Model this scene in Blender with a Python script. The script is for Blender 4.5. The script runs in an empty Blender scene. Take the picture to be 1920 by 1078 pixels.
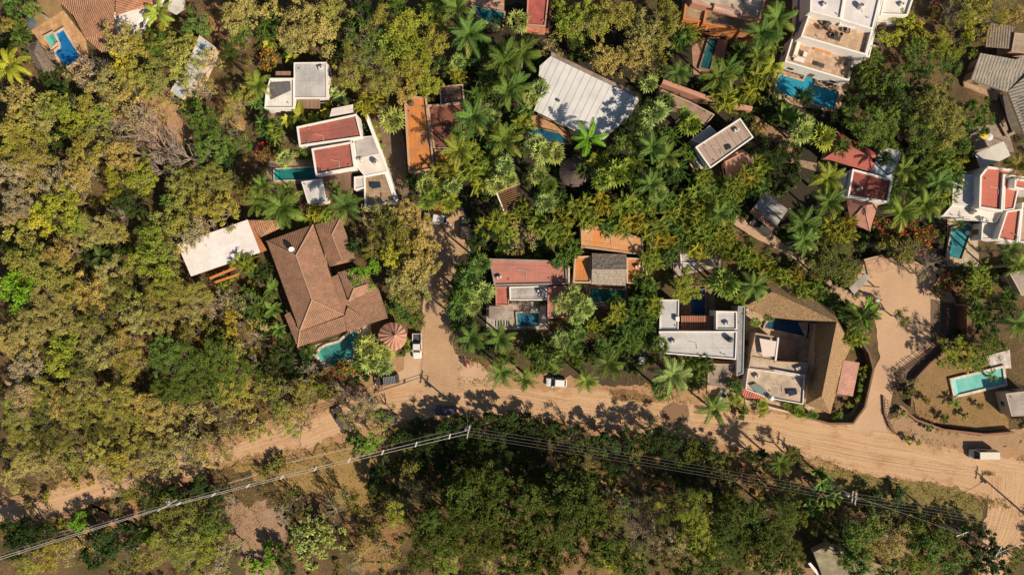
import bpy, math, random
import numpy as np
from mathutils import Vector, Matrix

# ------------------------------------------------------------------ camera, world, sun, exposure
SC = bpy.context.scene
COL = SC.collection
S, H = 0.107, 130.0            # metres per photo pixel on the ground, camera height
cam_d = bpy.data.cameras.new('camera'); cam = bpy.data.objects.new('camera', cam_d); COL.objects.link(cam)
cam.location = (0, 0, H); cam.rotation_euler = (0, 0, 0)
cam_d.sensor_width = 36; cam_d.lens = 36 * H / (1920 * S); cam_d.clip_end = 3000
SC.camera = cam
ELEV = math.radians(37); sx, sy = 0.755, -0.656
world = bpy.data.worlds.new('World'); SC.world = world; world.use_nodes = True
wn = world.node_tree; bg = wn.nodes['Background']
sky = wn.nodes.new('ShaderNodeTexSky'); sky.sky_type = 'NISHITA'; sky.sun_disc = False
sky.sun_elevation = ELEV; sky.sun_rotation = math.atan2(sx, sy)
wn.links.new(sky.outputs[0], bg.inputs[0]); bg.inputs[1].default_value = 0.05
sd = bpy.data.lights.new('sun', 'SUN'); sd.energy = 5.0; sd.angle = math.radians(0.5); sd.color = (1.0, 0.86, 0.675)
sun = bpy.data.objects.new('sun', sd); COL.objects.link(sun)
sun.rotation_euler = Vector((sx * math.cos(ELEV), sy * math.cos(ELEV), math.sin(ELEV))).to_track_quat('Z', 'Y').to_euler()
sun.location = (60, -50, 60)
SC.view_settings.view_transform = 'Standard'; SC.view_settings.look = 'None'
SC.view_settings.exposure = 0.48; SC.view_settings.gamma = 1
SC.render.engine = 'CYCLES'

# ------------------------------------------------------------------ helpers
R = random.Random(7)
def P(px, py, z=0.0):
    k = S * (H - z) / H
    return ((px - 960) * k, -(py - 539) * k, z)
def PP(poly, z=0.0): return [P(x, y, z) for x, y in poly]
def inset(poly, d):
    """shrink a world polygon by d metres (convex-ish)"""
    n = len(poly); out = []
    area = sum(poly[i][0] * poly[(i + 1) % n][1] - poly[(i + 1) % n][0] * poly[i][1] for i in range(n))
    sg = 1 if area > 0 else -1
    for i in range(n):
        p0, p1, p2 = (Vector(poly[j % n][:2]) for j in (i - 1, i, i + 1))
        e1 = (p1 - p0).normalized(); e2 = (p2 - p1).normalized()
        n1 = Vector((-e1.y, e1.x)) * sg; n2 = Vector((-e2.y, e2.x)) * sg
        m = n1 + n2
        if m.length < 0.2: m = n1
        m = m / max(0.35, m.dot(n1))
        q = p1 + m * d
        out.append((q.x, q.y))
    return out
class G:
    def __init__(s): s.v = []; s.f = []
    def add(s, vs, fs):
        o = len(s.v); s.v += [tuple(p) for p in vs]; s.f += [tuple(i + o for i in f) for f in fs]; return s
    def prism(s, poly, z0, z1, bottom=True):
        n = len(poly); p = [(a[0], a[1]) for a in poly]
        area = sum(p[i][0] * p[(i + 1) % n][1] - p[(i + 1) % n][0] * p[i][1] for i in range(n))
        if area < 0: p = p[::-1]
        vs = [(x, y, z0) for x, y in p] + [(x, y, z1) for x, y in p]
        fs = [(i, (i + 1) % n, n + (i + 1) % n, n + i) for i in range(n)] + [tuple(range(n, 2 * n))]
        if bottom: fs.append(tuple(range(n - 1, -1, -1)))
        return s.add(vs, fs)
    def ring(s, outer, inner, z0, z1):
        n = len(outer)
        vs = [(a[0], a[1], z0) for a in outer] + [(a[0], a[1], z1) for a in outer] + [(a[0], a[1], z1) for a in inner] + [(a[0], a[1], z0) for a in inner]
        fs = []
        for i in range(n):
            j = (i + 1) % n
            fs += [(i, j, n + j, n + i), (n + i, n + j, 2 * n + j, 2 * n + i), (2 * n + i, 2 * n + j, 3 * n + j, 3 * n + i), (3 * n + i, 3 * n + j, j, i)]
        return s.add(vs, fs)
    def box(s, c, sz, rot=0.0, tilt=0.0):
        hx, hy, hz = sz[0] / 2, sz[1] / 2, sz[2] / 2
        M = Matrix.Rotation(rot, 3, 'Z') @ Matrix.Rotation(tilt, 3, 'Y')
        vs = [Vector(c) + M @ Vector((a * hx, b * hy, d * hz)) for a, b, d in ((-1,-1,-1),(1,-1,-1),(1,1,-1),(-1,1,-1),(-1,-1,1),(1,-1,1),(1,1,1),(-1,1,1))]
        return s.add(vs, [(0,3,2,1),(4,5,6,7),(0,1,5,4),(1,2,6,5),(2,3,7,6),(3,0,4,7)])
    def beam(s, a, b, w, h):
        a, b = Vector(a), Vector(b); d = (b - a); L = d.length; d.normalize()
        up = Vector((0, 0, 1)) if abs(d.z) < .95 else Vector((1, 0, 0))
        r = d.cross(up).normalized() * w / 2; u = r.cross(d).normalized() * h / 2
        vs = [a - r - u, a + r - u, a + r + u, a - r + u, b - r - u, b + r - u, b + r + u, b - r + u]
        return s.add(vs, [(0,1,2,3),(7,6,5,4),(0,4,5,1),(1,5,6,2),(2,6,7,3),(3,7,4,0)])
    def tube(s, pts, rad, n=6, cap=True):
        pts = [Vector(p) for p in pts]; rings = []
        if not hasattr(rad, '__len__'): rad = [rad] * len(pts)
        for i, p in enumerate(pts):
            d = (pts[min(i + 1, len(pts) - 1)] - pts[max(i - 1, 0)]).normalized()
            up = Vector((0, 0, 1)) if abs(d.z) < .9 else Vector((1, 0, 0))
            a = d.cross(up).normalized(); b = a.cross(d)
            rings.append([p + (a * math.cos(t) + b * math.sin(t)) * rad[i] for t in [2 * math.pi * k / n for k in range(n)]])
        vs = [q for r in rings for q in r]; fs = []
        for i in range(len(pts) - 1):
            for k in range(n):
                fs.append((i * n + k, i * n + (k + 1) % n, (i + 1) * n + (k + 1) % n, (i + 1) * n + k))
        if cap: fs += [tuple(range(n - 1, -1, -1)), tuple((len(pts) - 1) * n + k for k in range(n))]
        return s.add(vs, fs)
    def lathe(s, c, prof, n=16):
        vs = []; fs = []
        for r, z in prof:
            for k in range(n):
                t = 2 * math.pi * k / n; vs.append((c[0] + r * math.cos(t), c[1] + r * math.sin(t), c[2] + z))
        for i in range(len(prof) - 1):
            for k in range(n): fs.append((i * n + k, i * n + (k + 1) % n, (i + 1) * n + (k + 1) % n, (i + 1) * n + k))
        fs += [tuple(range(n - 1, -1, -1)), tuple((len(prof) - 1) * n + k for k in range(n))]
        return s.add(vs, fs)

def add_uv(me, along=None):
    uv = me.uv_layers.new(name='UVMap')
    vs = me.vertices
    for p in me.polygons:
        n = p.normal
        if abs(n.z) > .985 or along is not None:
            if along is not None: u = Vector(along)
            else:
                best = Vector((1, 0, 0)); L = 0; idx = list(p.vertices)
                for i in range(len(idx)):
                    e = vs[idx[(i + 1) % len(idx)]].co - vs[idx[i]].co
                    if e.length > L: L = e.length; best = e
                u = best
            u = (u - n * u.dot(n)); u.normalize() if u.length > 1e-6 else None
        else:
            u = Vector((0, 0, 1)).cross(n).normalized()
        v = n.cross(u)
        for li in p.loop_indices:
            c = vs[me.loops[li].vertex_index].co
            uv.data[li].uv = (c.dot(u), c.dot(v))
def obj(name, g, mat, parent=None, smooth=False, uv=True, along=None):
    off = Vector(parent['_o']) if parent is not None and '_o' in parent else Vector((0, 0, 0))
    me = bpy.data.meshes.new(name)
    vs = [(a[0] - off.x, a[1] - off.y, a[2] - off.z) for a in g.v]
    me.from_pydata(vs, [], g.f); me.update()
    if uv: add_uv(me, along)
    if smooth: me.polygons.foreach_set('use_smooth', [True] * len(me.polygons))
    me.materials.append(mat)
    o = bpy.data.objects.new(name, me); COL.objects.link(o)
    if parent is not None:
        o.parent = parent; o['_o'] = tuple(off)
    return o
USED = []
def tag(o, label=None, cat=None, group=None, kind=None):
    if label: o['label'] = label
    if cat: o['category'] = cat
    if group: o['group'] = group
    if kind: o['kind'] = kind
    return o
def thing(name, label, cat, loc=(0, 0, 0), group=None):
    o = bpy.data.objects.new(name, None); COL.objects.link(o); o.location = loc; o['_o'] = tuple(loc)
    o.empty_display_size = .5
    return tag(o, label, cat, group)
AUTO = []     # (object, look, px, py) labelled at the end
def kids(o): return [c for c in KID.get(o.name, [])]
KID = {}
def copy_tree(o, parent=None):
    c = o.copy(); COL.objects.link(c); c.parent = parent
    for ch in o.children: copy_tree(ch, c)
    return c

# ------------------------------------------------------------------ materials
MC = {}
class N:
    def __init__(s, name, rough=.8):
        s.m = bpy.data.materials.new(name); s.m.use_nodes = True; s.t = s.m.node_tree
        s.b = s.t.nodes['Principled BSDF']; s.b.inputs['Roughness'].default_value = rough
        s.out = s.t.nodes['Material Output']
    def n(s, ty, **kw):
        nd = s.t.nodes.new(ty)
        for k, v in kw.items():
            if k.startswith('_'): setattr(nd, k[1:], v)
            else: nd.inputs[k.replace('__', ' ')].default_value = v
        return nd
    def l(s, a, b): s.t.links.new(a, b)
    def noise(s, vec, scale, detail=4, rough=.55):
        nd = s.n('ShaderNodeTexNoise', Scale=scale, Detail=detail, Roughness=rough)
        if vec is not None: s.l(vec, nd.inputs['Vector'])
        return nd.outputs[0]
    def ramp(s, fac, stops):
        r = s.n('ShaderNodeValToRGB'); s.l(fac, r.inputs[0]); e = r.color_ramp.elements
        while len(e) < len(stops): e.new(.5)
        for i, (p, c) in enumerate(stops):
            e[i].position = p; e[i].color = (*(c if hasattr(c, '__len__') else (c, c, c)), 1)
        return r.outputs[0]
    def mix(s, f, a, b, mode='MIX'):
        m = s.n('ShaderNodeMix', _data_type='RGBA', _blend_type=mode)
        for sk, v in ((m.inputs[0], f), (m.inputs[6], a), (m.inputs[7], b)):
            if hasattr(v, 'is_linked') or isinstance(v, bpy.types.NodeSocket): s.l(v, sk)
            elif hasattr(v, '__len__'): sk.default_value = (*v[:3], 1)
            else: sk.default_value = v
        return m.outputs[2]
    def math(s, op, a, b=0.0):
        m = s.n('ShaderNodeMath', _operation=op)
        for sk, v in ((m.inputs[0], a), (m.inputs[1], b)):
            if isinstance(v, bpy.types.NodeSocket): s.l(v, sk)
            else: sk.default_value = v
        return m.outputs[0]
    def bump(s, h, strength=.5, dist=.05):
        b = s.n('ShaderNodeBump', Strength=strength, Distance=dist); s.l(h, b.inputs['Height']); s.l(b.outputs[0], s.b.inputs['Normal'])
    def col(s, c): s.l(c, s.b.inputs['Base Color']) if isinstance(c, bpy.types.NodeSocket) else setattr(s.b.inputs['Base Color'], 'default_value', (*c, 1))
    def pos(s): return s.n('ShaderNodeNewGeometry').outputs['Position']
    def uv(s): return s.n('ShaderNodeTexCoord').outputs['UV']
    def xyz(s, v):
        q = s.n('ShaderNodeSeparateXYZ'); s.l(v, q.inputs[0]); return q.outputs
    def comb(s, x, y):
        q = s.n('ShaderNodeCombineXYZ')
        for sk, v in ((q.inputs[0], x), (q.inputs[1], y)):
            if isinstance(v, bpy.types.NodeSocket): s.l(v, sk)
            else: sk.default_value = v
        return q.outputs[0]
def cached(fn):
    def w(*a, **k):
        key = (fn.__name__, a, tuple(sorted(k.items())))
        if key not in MC: MC[key] = fn(*a, **k)
        return MC[key]
    return w
def sc(c, f): return tuple(min(1, x * f) for x in c)
@cached
def plain(c, rough=.6, metal=0.0, var=.12):
    n = N('painted', rough); nz = n.noise(n.pos(), 1.7, 5)
    n.col(n.mix(nz, sc(c, 1 - var), sc(c, 1 + var))); n.b.inputs['Metallic'].default_value = metal
    return n.m
@cached
def stucco(c):            # rendered wall
    n = N('stucco', .85); p = n.pos(); a = n.noise(p, .6, 6); b = n.noise(p, 9, 3)
    c1 = n.mix(a, sc(c, .72), sc(c, 1.08)); c2 = n.mix(n.math('MULTIPLY', b, .3), c1, sc(c, .6)); n.col(c2); n.bump(b, .3, .02); return n.m
@cached
def flatroof(c, dirt=.5, c2=None):  # cement roof with stains and sheet joints
    dirt = min(1.0, .15 + dirt * 1.15)
    n = N('flat roof coating', .8); p = n.pos(); u = n.xyz(n.uv())
    a = n.noise(p, .35, 7, .65); b = n.noise(p, 3.2, 5, .6)
    st = n.noise(n.comb(n.math('MULTIPLY', u[0], .25), n.math('MULTIPLY', u[1], 1.6)), 1.2, 4)
    base = n.mix(n.ramp(a, [(.42, 0.0), (.58, 1.0)]), c, c2 or sc(c, 1 - .45 * dirt))
    base = n.mix(n.math('MULTIPLY', n.ramp(b, [(.5, 0.0), (.75, 1.0)]), .5 * dirt), base, sc(c, .4))
    base = n.mix(n.math('MULTIPLY', n.ramp(st, [(.45, 0.0), (.7, 1.0)]), .45 * dirt), base, sc(c, .55))
    jt = n.math('LESS_THAN', n.math('FRACT', n.math('ADD', n.math('DIVIDE', u[1], 3.1), .4)), .035); jx = n.math('LESS_THAN', n.math('FRACT', n.math('ADD', n.math('DIVIDE', u[0], 4.3), .3)), .02)
    base = n.mix(n.math('MULTIPLY', n.math('MAXIMUM', jt, jx), .45 * min(1, dirt * 1.6)), base, sc(c, .45))
    sp = n.noise(p, 11, 3, .7); base = n.mix(n.math('MULTIPLY', n.ramp(sp, [(.6, 0.0), (.7, 1.0)]), .5 * dirt), base, sc(c, .35))
    n.col(base); n.bump(b, .3, .03); return n.m
@cached
def seamed(c, period=1.28, dirt=.4):   # standing-seam metal sheet
    n = N('seamed metal roof', .5); u = n.xyz(n.uv()); p = n.pos()
    fr = n.math('FRACT', n.math('DIVIDE', u[0], period))
    line = n.math('LESS_THAN', n.math('ABSOLUTE', n.math('SUBTRACT', fr, .5)), .035 / period * 2)
    a = n.noise(p, .5, 6, .6); b = n.noise(p, 4, 4)
    sheet = n.n('ShaderNodeTexWhiteNoise', _noise_dimensions='1D'); n.l(n.math('FLOOR', n.math('ADD', n.math('DIVIDE', u[0], period), .5)), sheet.inputs['W'])
    base = n.mix(n.math('MULTIPLY', n.ramp(a, [(.4, 0.0), (.7, 1.0)]), dirt), c, sc(c, .6))
    base = n.mix(n.math('MULTIPLY', sheet.outputs[0], .14), base, sc(c, .6))
    base = n.mix(n.math('MULTIPLY', n.ramp(b, [(.6, 0.0), (.75, 1.0)]), dirt * .5), base, sc(c, .45))
    base = n.mix(n.math('MULTIPLY', line, .55), base, sc(c, .3)); n.col(base); n.bump(line, .6, .05); return n.m
@cached
def corrugated(c, period=.55, depth=.09, vary=.5):   # barrel tiles / corrugated sheet: ribs run down the slope
    n = N('ribbed tile roof', .8); u = n.xyz(n.uv()); p = n.pos()
    uu = n.math('DIVIDE', u[0], period); vv = n.math('DIVIDE', u[1], .42)
    h = n.math('ABSOLUTE', n.math('SINE', n.math('MULTIPLY', uu, math.pi)))
    w = n.n('ShaderNodeTexWhiteNoise', _noise_dimensions='2D'); n.l(n.comb(n.math('FLOOR', uu), n.math('FLOOR', vv)), w.inputs['Vector'])
    a = n.noise(p, .45, 6, .6); b = n.noise(p, 2.5, 4)
    base = n.mix(n.math('MULTIPLY', w.outputs[0], vary), sc(c, 1.15), sc(c, .55))
    base = n.mix(n.math('MULTIPLY', n.ramp(a, [(.42, 0.0), (.7, 1.0)]), .6), base, (c[0] * .5, c[1] * .55, c[2] * .6))
    base = n.mix(n.math('MULTIPLY', n.ramp(b, [(.55, 0.0), (.7, 1.0)]), .35), base, sc(c, 1.5))
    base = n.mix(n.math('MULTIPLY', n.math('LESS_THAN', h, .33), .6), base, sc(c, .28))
    base = n.mix(n.math('MULTIPLY', n.ramp(n.noise(p, .8, 7, .7), [(.5, 0.0), (.68, 1.0)]), .5), base, (c[0] * .42, c[1] * .55, c[2] * .6))
    n.col(base)
    rows = n.math('MULTIPLY', n.math('FRACT', vv), .35)
    n.bump(n.math('SUBTRACT', h, rows), 1.0, depth); return n.m
@cached
def thatch(c, c2=None):
    n = N('thatch', .95); u = n.xyz(n.uv()); p = n.pos()
    f = n.noise(n.comb(n.math('MULTIPLY', u[0], 4.5), n.math('MULTIPLY', u[1], 1.1)), 1, 6, .8)
    row = n.noise(n.comb(n.math('MULTIPLY', u[0], .8), n.math('MULTIPLY', u[1], 2.6)), 1, 3)
    a = n.noise(p, .5, 4)
    base = n.mix(n.ramp(f, [(.34, 0.0), (.68, 1.0)]), sc(c, .32), sc(c, 1.45))
    base = n.mix(n.ramp(a, [(.35, 0.0), (.75, .4)]), base, c2 or sc(c, .65))
    n.col(base); n.bump(n.math('ADD', f, row), 1.0, .4); return n.m
@cached
def shaggy(c):            # weathered palm-leaf thatch in rows
    n = N('weathered palm thatch', .95); u = n.xyz(n.uv()); p = n.pos()
    wob = n.noise(p, 1.2, 4)
    row = n.math('FRACT', n.math('ADD', n.math('DIVIDE', u[1], .62), n.math('MULTIPLY', wob, 1.6)))
    f = n.noise(n.comb(n.math('MULTIPLY', u[0], 5), n.math('MULTIPLY', u[1], 3)), 1, 6, .8)
    base = n.mix(n.ramp(f, [(.35, 0.0), (.65, 1.0)]), sc(c, .4), sc(c, 1.35))
    n.col(base); n.bump(n.math('ADD', row, f), 1.0, .3); return n.m
@cached
def planks(c, period=.3, gap=.12, dark=.25):
    n = N('boards', .75); u = n.xyz(n.uv()); p = n.pos()
    uu = n.math('DIVIDE', u[0], period); line = n.math('LESS_THAN', n.math('FRACT', uu), gap)
    w = n.n('ShaderNodeTexWhiteNoise', _noise_dimensions='1D'); n.l(n.math('FLOOR', uu), w.inputs['W'])
    base = n.mix(w.outputs[0], sc(c, .75), sc(c, 1.2)); base = n.mix(n.math('MULTIPLY', n.noise(p, 3, 4), .4), base, sc(c, .5))
    n.col(n.mix(line, base, sc(c, dark))); n.bump(n.math('SUBTRACT', 1.0, line), .6, .04); return n.m
@cached
def tiles(c, size=.6, grout=.6, var=.25):
    n = N('paving', .7); u = n.uv(); b = n.n('ShaderNodeTexBrick', Scale=1.0, Brick__Width=size, Row__Height=size, Mortar__Size=.025, Color1=(*sc(c, 1 + var * .6), 1), Color2=(*sc(c, 1 - var), 1), Mortar=(*sc(c, grout), 1))
    b.offset = 0; n.l(u, b.inputs['Vector']); a = n.noise(n.pos(), .7, 6, .65)
    n.col(n.mix(n.math('MULTIPLY', n.ramp(a, [(.4, 0.0), (.75, 1.0)]), .6), b.outputs['Color'], sc(c, .45))); n.bump(b.outputs['Fac'], -.3, .02); return n.m
@cached
def water():
    n = N('pool water', .03); p = n.pos(); n.b.inputs['Transmission Weight'].default_value = 0.0
    n.col((.01, .05, .06)); n.b.inputs['IOR'].default_value = 1.33; n.bump(n.noise(p, 2.2, 4), .3, .06)
    tr = n.n('ShaderNodeBsdfTransparent', Color=(.80, .93, .95, 1)); mx = n.n('ShaderNodeMixShader')
    mx.inputs[0].default_value = .13; n.l(tr.outputs[0], mx.inputs[1]); n.l(n.b.outputs[0], mx.inputs[2]); n.l(mx.outputs[0], n.out.inputs[0]); return n.m
@cached
def poolfloor(c, c2):
    n = N('pool plaster', .6); p = n.pos(); a = n.noise(p, .5, 5, .6); b = n.noise(p, 2.2, 4, .6); d = n.noise(p, 7, 2)
    base = n.mix(n.ramp(a, [(.38, 0.0), (.62, 1.0)]), c, c2); base = n.mix(n.math('MULTIPLY', b, .4), base, sc(c, .55)); base = n.mix(n.math('MULTIPLY', n.math('GREATER_THAN', d, .73), .5), base, (.2, .17, .06)); n.col(base); return n.m
@cached
def lawn(c=(.11, .12, .03), c2=(.3, .2, .08)):
    n = N('lawn', .95); p = n.pos(); a = n.noise(p, .35, 7, .7); b = n.noise(p, 5, 5, .7)
    base = n.mix(n.ramp(a, [(.35, 0.0), (.65, 1.0)]), c, c2); base = n.mix(n.math('MULTIPLY', b, .7), base, sc(c, .45), 'MIX')
    n.col(base); n.bump(b, 1.0, .2); return n.m
@cached
def dirt(c, c2, scale=.25, f=.7):
    n = N('dirt', .95); p = n.pos(); a = n.noise(p, scale, 8, .65); b = n.noise(p, 3.5, 6, .7); d = n.noise(p, .06, 4)
    base = n.mix(n.ramp(a, [(.35, 0.0), (.65, 1.0)]), c, c2); base = n.mix(n.math('MULTIPLY', n.ramp(b, [(.45, 0.0), (.7, 1.0)]), .45), base, sc(c2, .6))
    base = n.mix(n.math('MULTIPLY', d, .5), base, sc(c, .8)); n.col(base); n.bump(n.math('ADD', n.math('MULTIPLY', a, 2), b), f, .12); return n.m
@cached
def road_mat():
    n = N('packed earth road', .93); u = n.xyz(n.uv()); p = n.pos()
    wob = n.math('MULTIPLY', n.math('SUBTRACT', n.noise(n.comb(n.math('MULTIPLY', u[0], .05), 0.0), 1.0, 3), .5), 3)
    v = n.math('ADD', u[1], wob)
    fine = n.noise(n.comb(n.math('MULTIPLY', u[0], .06), n.math('MULTIPLY', v, 1.7)), 1.0, 6, .62)
    a = n.noise(p, .16, 8, .65); b = n.noise(p, 2.4, 6, .7)
    base = n.mix(n.ramp(fine, [(.32, 0.0), (.66, 1.0)]), (.38, .225, .115), (.52, .335, .19))
    base = n.mix(n.math('MULTIPLY', n.ramp(a, [(.42, 0.0), (.62, 1.0)]), .7), base, (.50, .325, .19))
    base = n.mix(n.math('MULTIPLY', n.ramp(n.noise(p, .3, 5), [(.55, 0.0), (.7, 1.0)]), .55), base, (.30, .155, .07))
    base = n.mix(n.math('MULTIPLY', n.ramp(b, [(.5, 0.0), (.72, 1.0)]), .3), base, (.28, .17, .09))
    rut = n.noise(n.comb(n.math('MULTIPLY', u[0], .035), n.math('MULTIPLY', v, 2.3)), 1.0, 3, .5); base = n.mix(n.math('MULTIPLY', n.ramp(rut, [(.56, 0.0), (.7, 1.0)]), .28), base, (.30, .175, .09))
    peb = n.noise(p, 9, 2, .6); base = n.mix(n.math('MULTIPLY', n.math('GREATER_THAN', peb, .69), .5), base, (.62, .5, .38))
    n.col(base); n.bump(n.math('ADD', n.math('ADD', b, fine), rut), .9, .09); return n.m
@cached
def leaf(rough=.6, trans=.14):
    n = N('foliage', rough); at = n.n('ShaderNodeAttribute', _attribute_name='tint'); oi = n.n('ShaderNodeObjectInfo')
    t = at.outputs['Fac']
    hsv = n.n('ShaderNodeHueSaturation'); n.l(oi.outputs['Color'], hsv.inputs['Color'])
    n.l(n.math('ADD', .485, n.math('MULTIPLY', n.math('FRACT', n.math('MULTIPLY', t, 7.3)), .03)), hsv.inputs['Hue'])
    n.l(n.math('ADD', .6, n.math('MULTIPLY', t, .85)), hsv.inputs['Value'])
    c = n.mix(n.math('MULTIPLY', n.math('GREATER_THAN', t, .95), .5), hsv.outputs[0], (.36, .26, .07))
    n.col(c); n.b.inputs['Specular IOR Level'].default_value = .12
    tr = n.n('ShaderNodeBsdfTranslucent'); n.l(c, tr.inputs[0])
    mx = n.n('ShaderNodeMixShader'); mx.inputs[0].default_value = trans
    n.l(n.b.outputs[0], mx.inputs[1]); n.l(tr.outputs[0], mx.inputs[2]); n.l(mx.outputs[0], n.out.inputs[0]); return n.m
@cached
def bark(c=(.16, .12, .085)):
    n = N('bark', .9); p = n.n('ShaderNodeTexCoord').outputs['Object']; a = n.noise(p, 5, 5, .7)
    n.col(n.mix(a, sc(c, .55), sc(c, 1.4))); n.bump(a, .6, .03); return n.m
@cached
def carpaint(c):
    n = N('car paint', .25); n.col(n.mix(n.math('MULTIPLY', n.noise(n.n('ShaderNodeTexCoord').outputs['Object'], 1.5, 5), .35), c, (.35, .26, .18))); n.b.inputs['Coat Weight'].default_value = .5; return n.m
@cached
def glass(c=(.02, .025, .03)):
    n = N('dark glass', .06); n.col(c); n.b.inputs['Specular IOR Level'].default_value = .8; return n.m
# ------------------------------------------------------------------ ground, roads, yards
def structure(name, g, mat, **k): return tag(obj(name, g, mat, **k), kind='structure')
def pip(poly, X, Y):      # vectorised point in polygon (world coordinates)
    inside = np.zeros(X.shape, bool); n = len(poly)
    for i in range(n):
        x1, y1 = poly[i][:2]; x2, y2 = poly[(i + 1) % n][:2]
        c = ((y1 > Y) != (y2 > Y)); 
        with np.errstate(divide='ignore', invalid='ignore'): xi = (x2 - x1) * (Y - y1) / (y2 - y1 + 1e-12) + x1
        inside ^= c & (X < xi)
    return inside
def rough_edge(pts, amp=.5, step=.7, seed=1, closed=True):
    """subdivide a world polyline and push it about: a ragged natural edge"""
    r = random.Random(seed); out = []; n = len(pts); ph = [r.uniform(0, 6.3) for _ in range(6)]
    L = 0
    for i in range(n if closed else n - 1):
        a = Vector(pts[i][:2]); b = Vector(pts[(i + 1) % n][:2]); d = (b - a).length; m = max(1, int(d / step))
        nn = Vector((-(b - a).y, (b - a).x)).normalized()
        for k in range(m):
            t = k / m; q = a.lerp(b, t); l = L + d * t
            w = .5 * math.sin(l * .45 + ph[0]) + .35 * math.sin(l * 1.1 + ph[1]) + .3 * math.sin(l * 2.3 + ph[2]) + .35 * r.uniform(-1, 1)
            q = q + nn * w * amp; out.append((q.x, q.y))
        L += d
    return out
ZL = [0.0]
def sheet(name, poly, mat, rough=0.0, seed=3, along=None, z=None):
    ZL[0] += .004; zz = z if z is not None else ZL[0]
    w = [P(x, y)[:2] for x, y in poly]
    if rough: w = rough_edge(w, rough, .6, seed)
    g = G(); g.add([(x, y, zz) for x, y in w], [tuple(range(len(w)))])
    me_area = sum(w[i][0] * w[(i + 1) % len(w)][1] - w[(i + 1) % len(w)][0] * w[i][1] for i in range(len(w)))
    if me_area < 0: g.f = [tuple(reversed(f)) for f in g.f]
    return structure(name, g, mat, along=along)
DIRTC = ((.30, .17, .085), (.15, .085, .04))
gg = G(); 
gg.add([(-900, -900, 0), (900, -900, 0), (900, 900, 0), (-900, 900, 0)], [(0, 1, 2, 3)])
def ground_mat():
    n = N('forest floor', .95); p = n.pos(); a = n.noise(p, .13, 8, .68); b = n.noise(p, 1.6, 6, .7); d = n.noise(p, .05, 4); e = n.noise(p, 6, 4, .7)
    base = n.mix(n.ramp(a, [(.38, 0.0), (.6, 1.0)]), (.26, .145, .062), (.09, .055, .024))
    base = n.mix(n.math('MULTIPLY', n.ramp(b, [(.42, 0.0), (.62, 1.0)]), .7), base, (.08, .06, .018))
    base = n.mix(n.ramp(d, [(.45, 0.0), (.62, .6)]), base, (.07, .075, .02)); base = n.mix(n.ramp(e, [(.5, 0.0), (.7, .5)]), base, (.15, .10, .05))
    n.col(base); n.bump(n.math('ADD', b, e), 1.0, .3); return n.m
structure('ground', gg, ground_mat())

# clearings of bare or grassy ground
earth = dirt((.42, .25, .135), (.30, .165, .08), .3)
orange_earth = dirt((.40, .21, .09), (.26, .13, .055), .35)
dry_grass = lawn((.30, .21, .06), (.47, .28, .105))
sheet('clearing', [(385, 20), (420, 0), (445, 20), (445, 90), (425, 110), (385, 60)], orange_earth, 1.1, 1)
sheet('clearing', [(255, 190), (340, 150), (362, 260), (330, 275), (265, 262)], earth, 1.2, 2)
sheet('clearing', [(405, 185), (430, 180), (465, 230), (440, 250), (405, 215)], orange_earth, 1.2, 3)
sheet('clearing', [(430, 950), (500, 935), (540, 980), (520, 1078), (460, 1090), (440, 1030)], dirt((.36, .23, .15), (.25, .15, .085), .4), 1.2, 4)
sheet('clearing', [(170, 935), (250, 925), (290, 1000), (250, 1020), (190, 1000)], orange_earth, 1.2, 5)
sheet('dry_grass', [(430, 868), (520, 850), (640, 835), (760, 800), (800, 830), (740, 905), (700, 950), (660, 960), (600, 925), (480, 905)], dry_grass, 1.3, 6)
sheet('dry_grass', [(655, 960), (740, 960), (760, 1060), (660, 1070)], dirt((.30, .16, .07), (.2, .11, .05), .5), 1.4, 7)
sheet('clearing', [(1360, 830), (1450, 850), (1520, 900), (1500, 960), (1440, 950), (1380, 900)], dirt((.38, .19, .08), (.22, .11, .05), .4), 1.4, 8)
sheet('clearing', [(1440, 1020), (1515, 1050), (1520, 1090), (1430, 1090)], dirt((.33, .2, .11), (.22, .13, .07), .4), 1.2, 9)
sheet('clearing', [(1560, 940), (1700, 980), (1760, 1010), (1700, 1060), (1600, 1020)], dirt((.34, .21, .13), (.22, .13, .07), .4), 1.3, 10)
sheet('clearing', [(1060, 850), (1180, 870), (1260, 910), (1200, 920), (1120, 900)], orange_earth, 1.3, 11)
sheet('clearing', [(1000, 1030), (1120, 1000), (1160, 1060), (1100, 1100), (980, 1090)], dirt((.26, .15, .07), (.18, .1, .045), .5), 1.3, 12)
sheet('garden_soil', [(880, 0), (1430, 60), (1440, 130), (1600, 215), (1780, 300), (1800, 500), (1560, 500), (1380, 430), (860, 470), (840, 400), (760, 380), (752, 180), (860, 150)], dirt((.035, .022, .012), (.02, .02, .008), .4), 1.0, 13)  # soil colour lowered to near black so it holds the garden shadow

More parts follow.
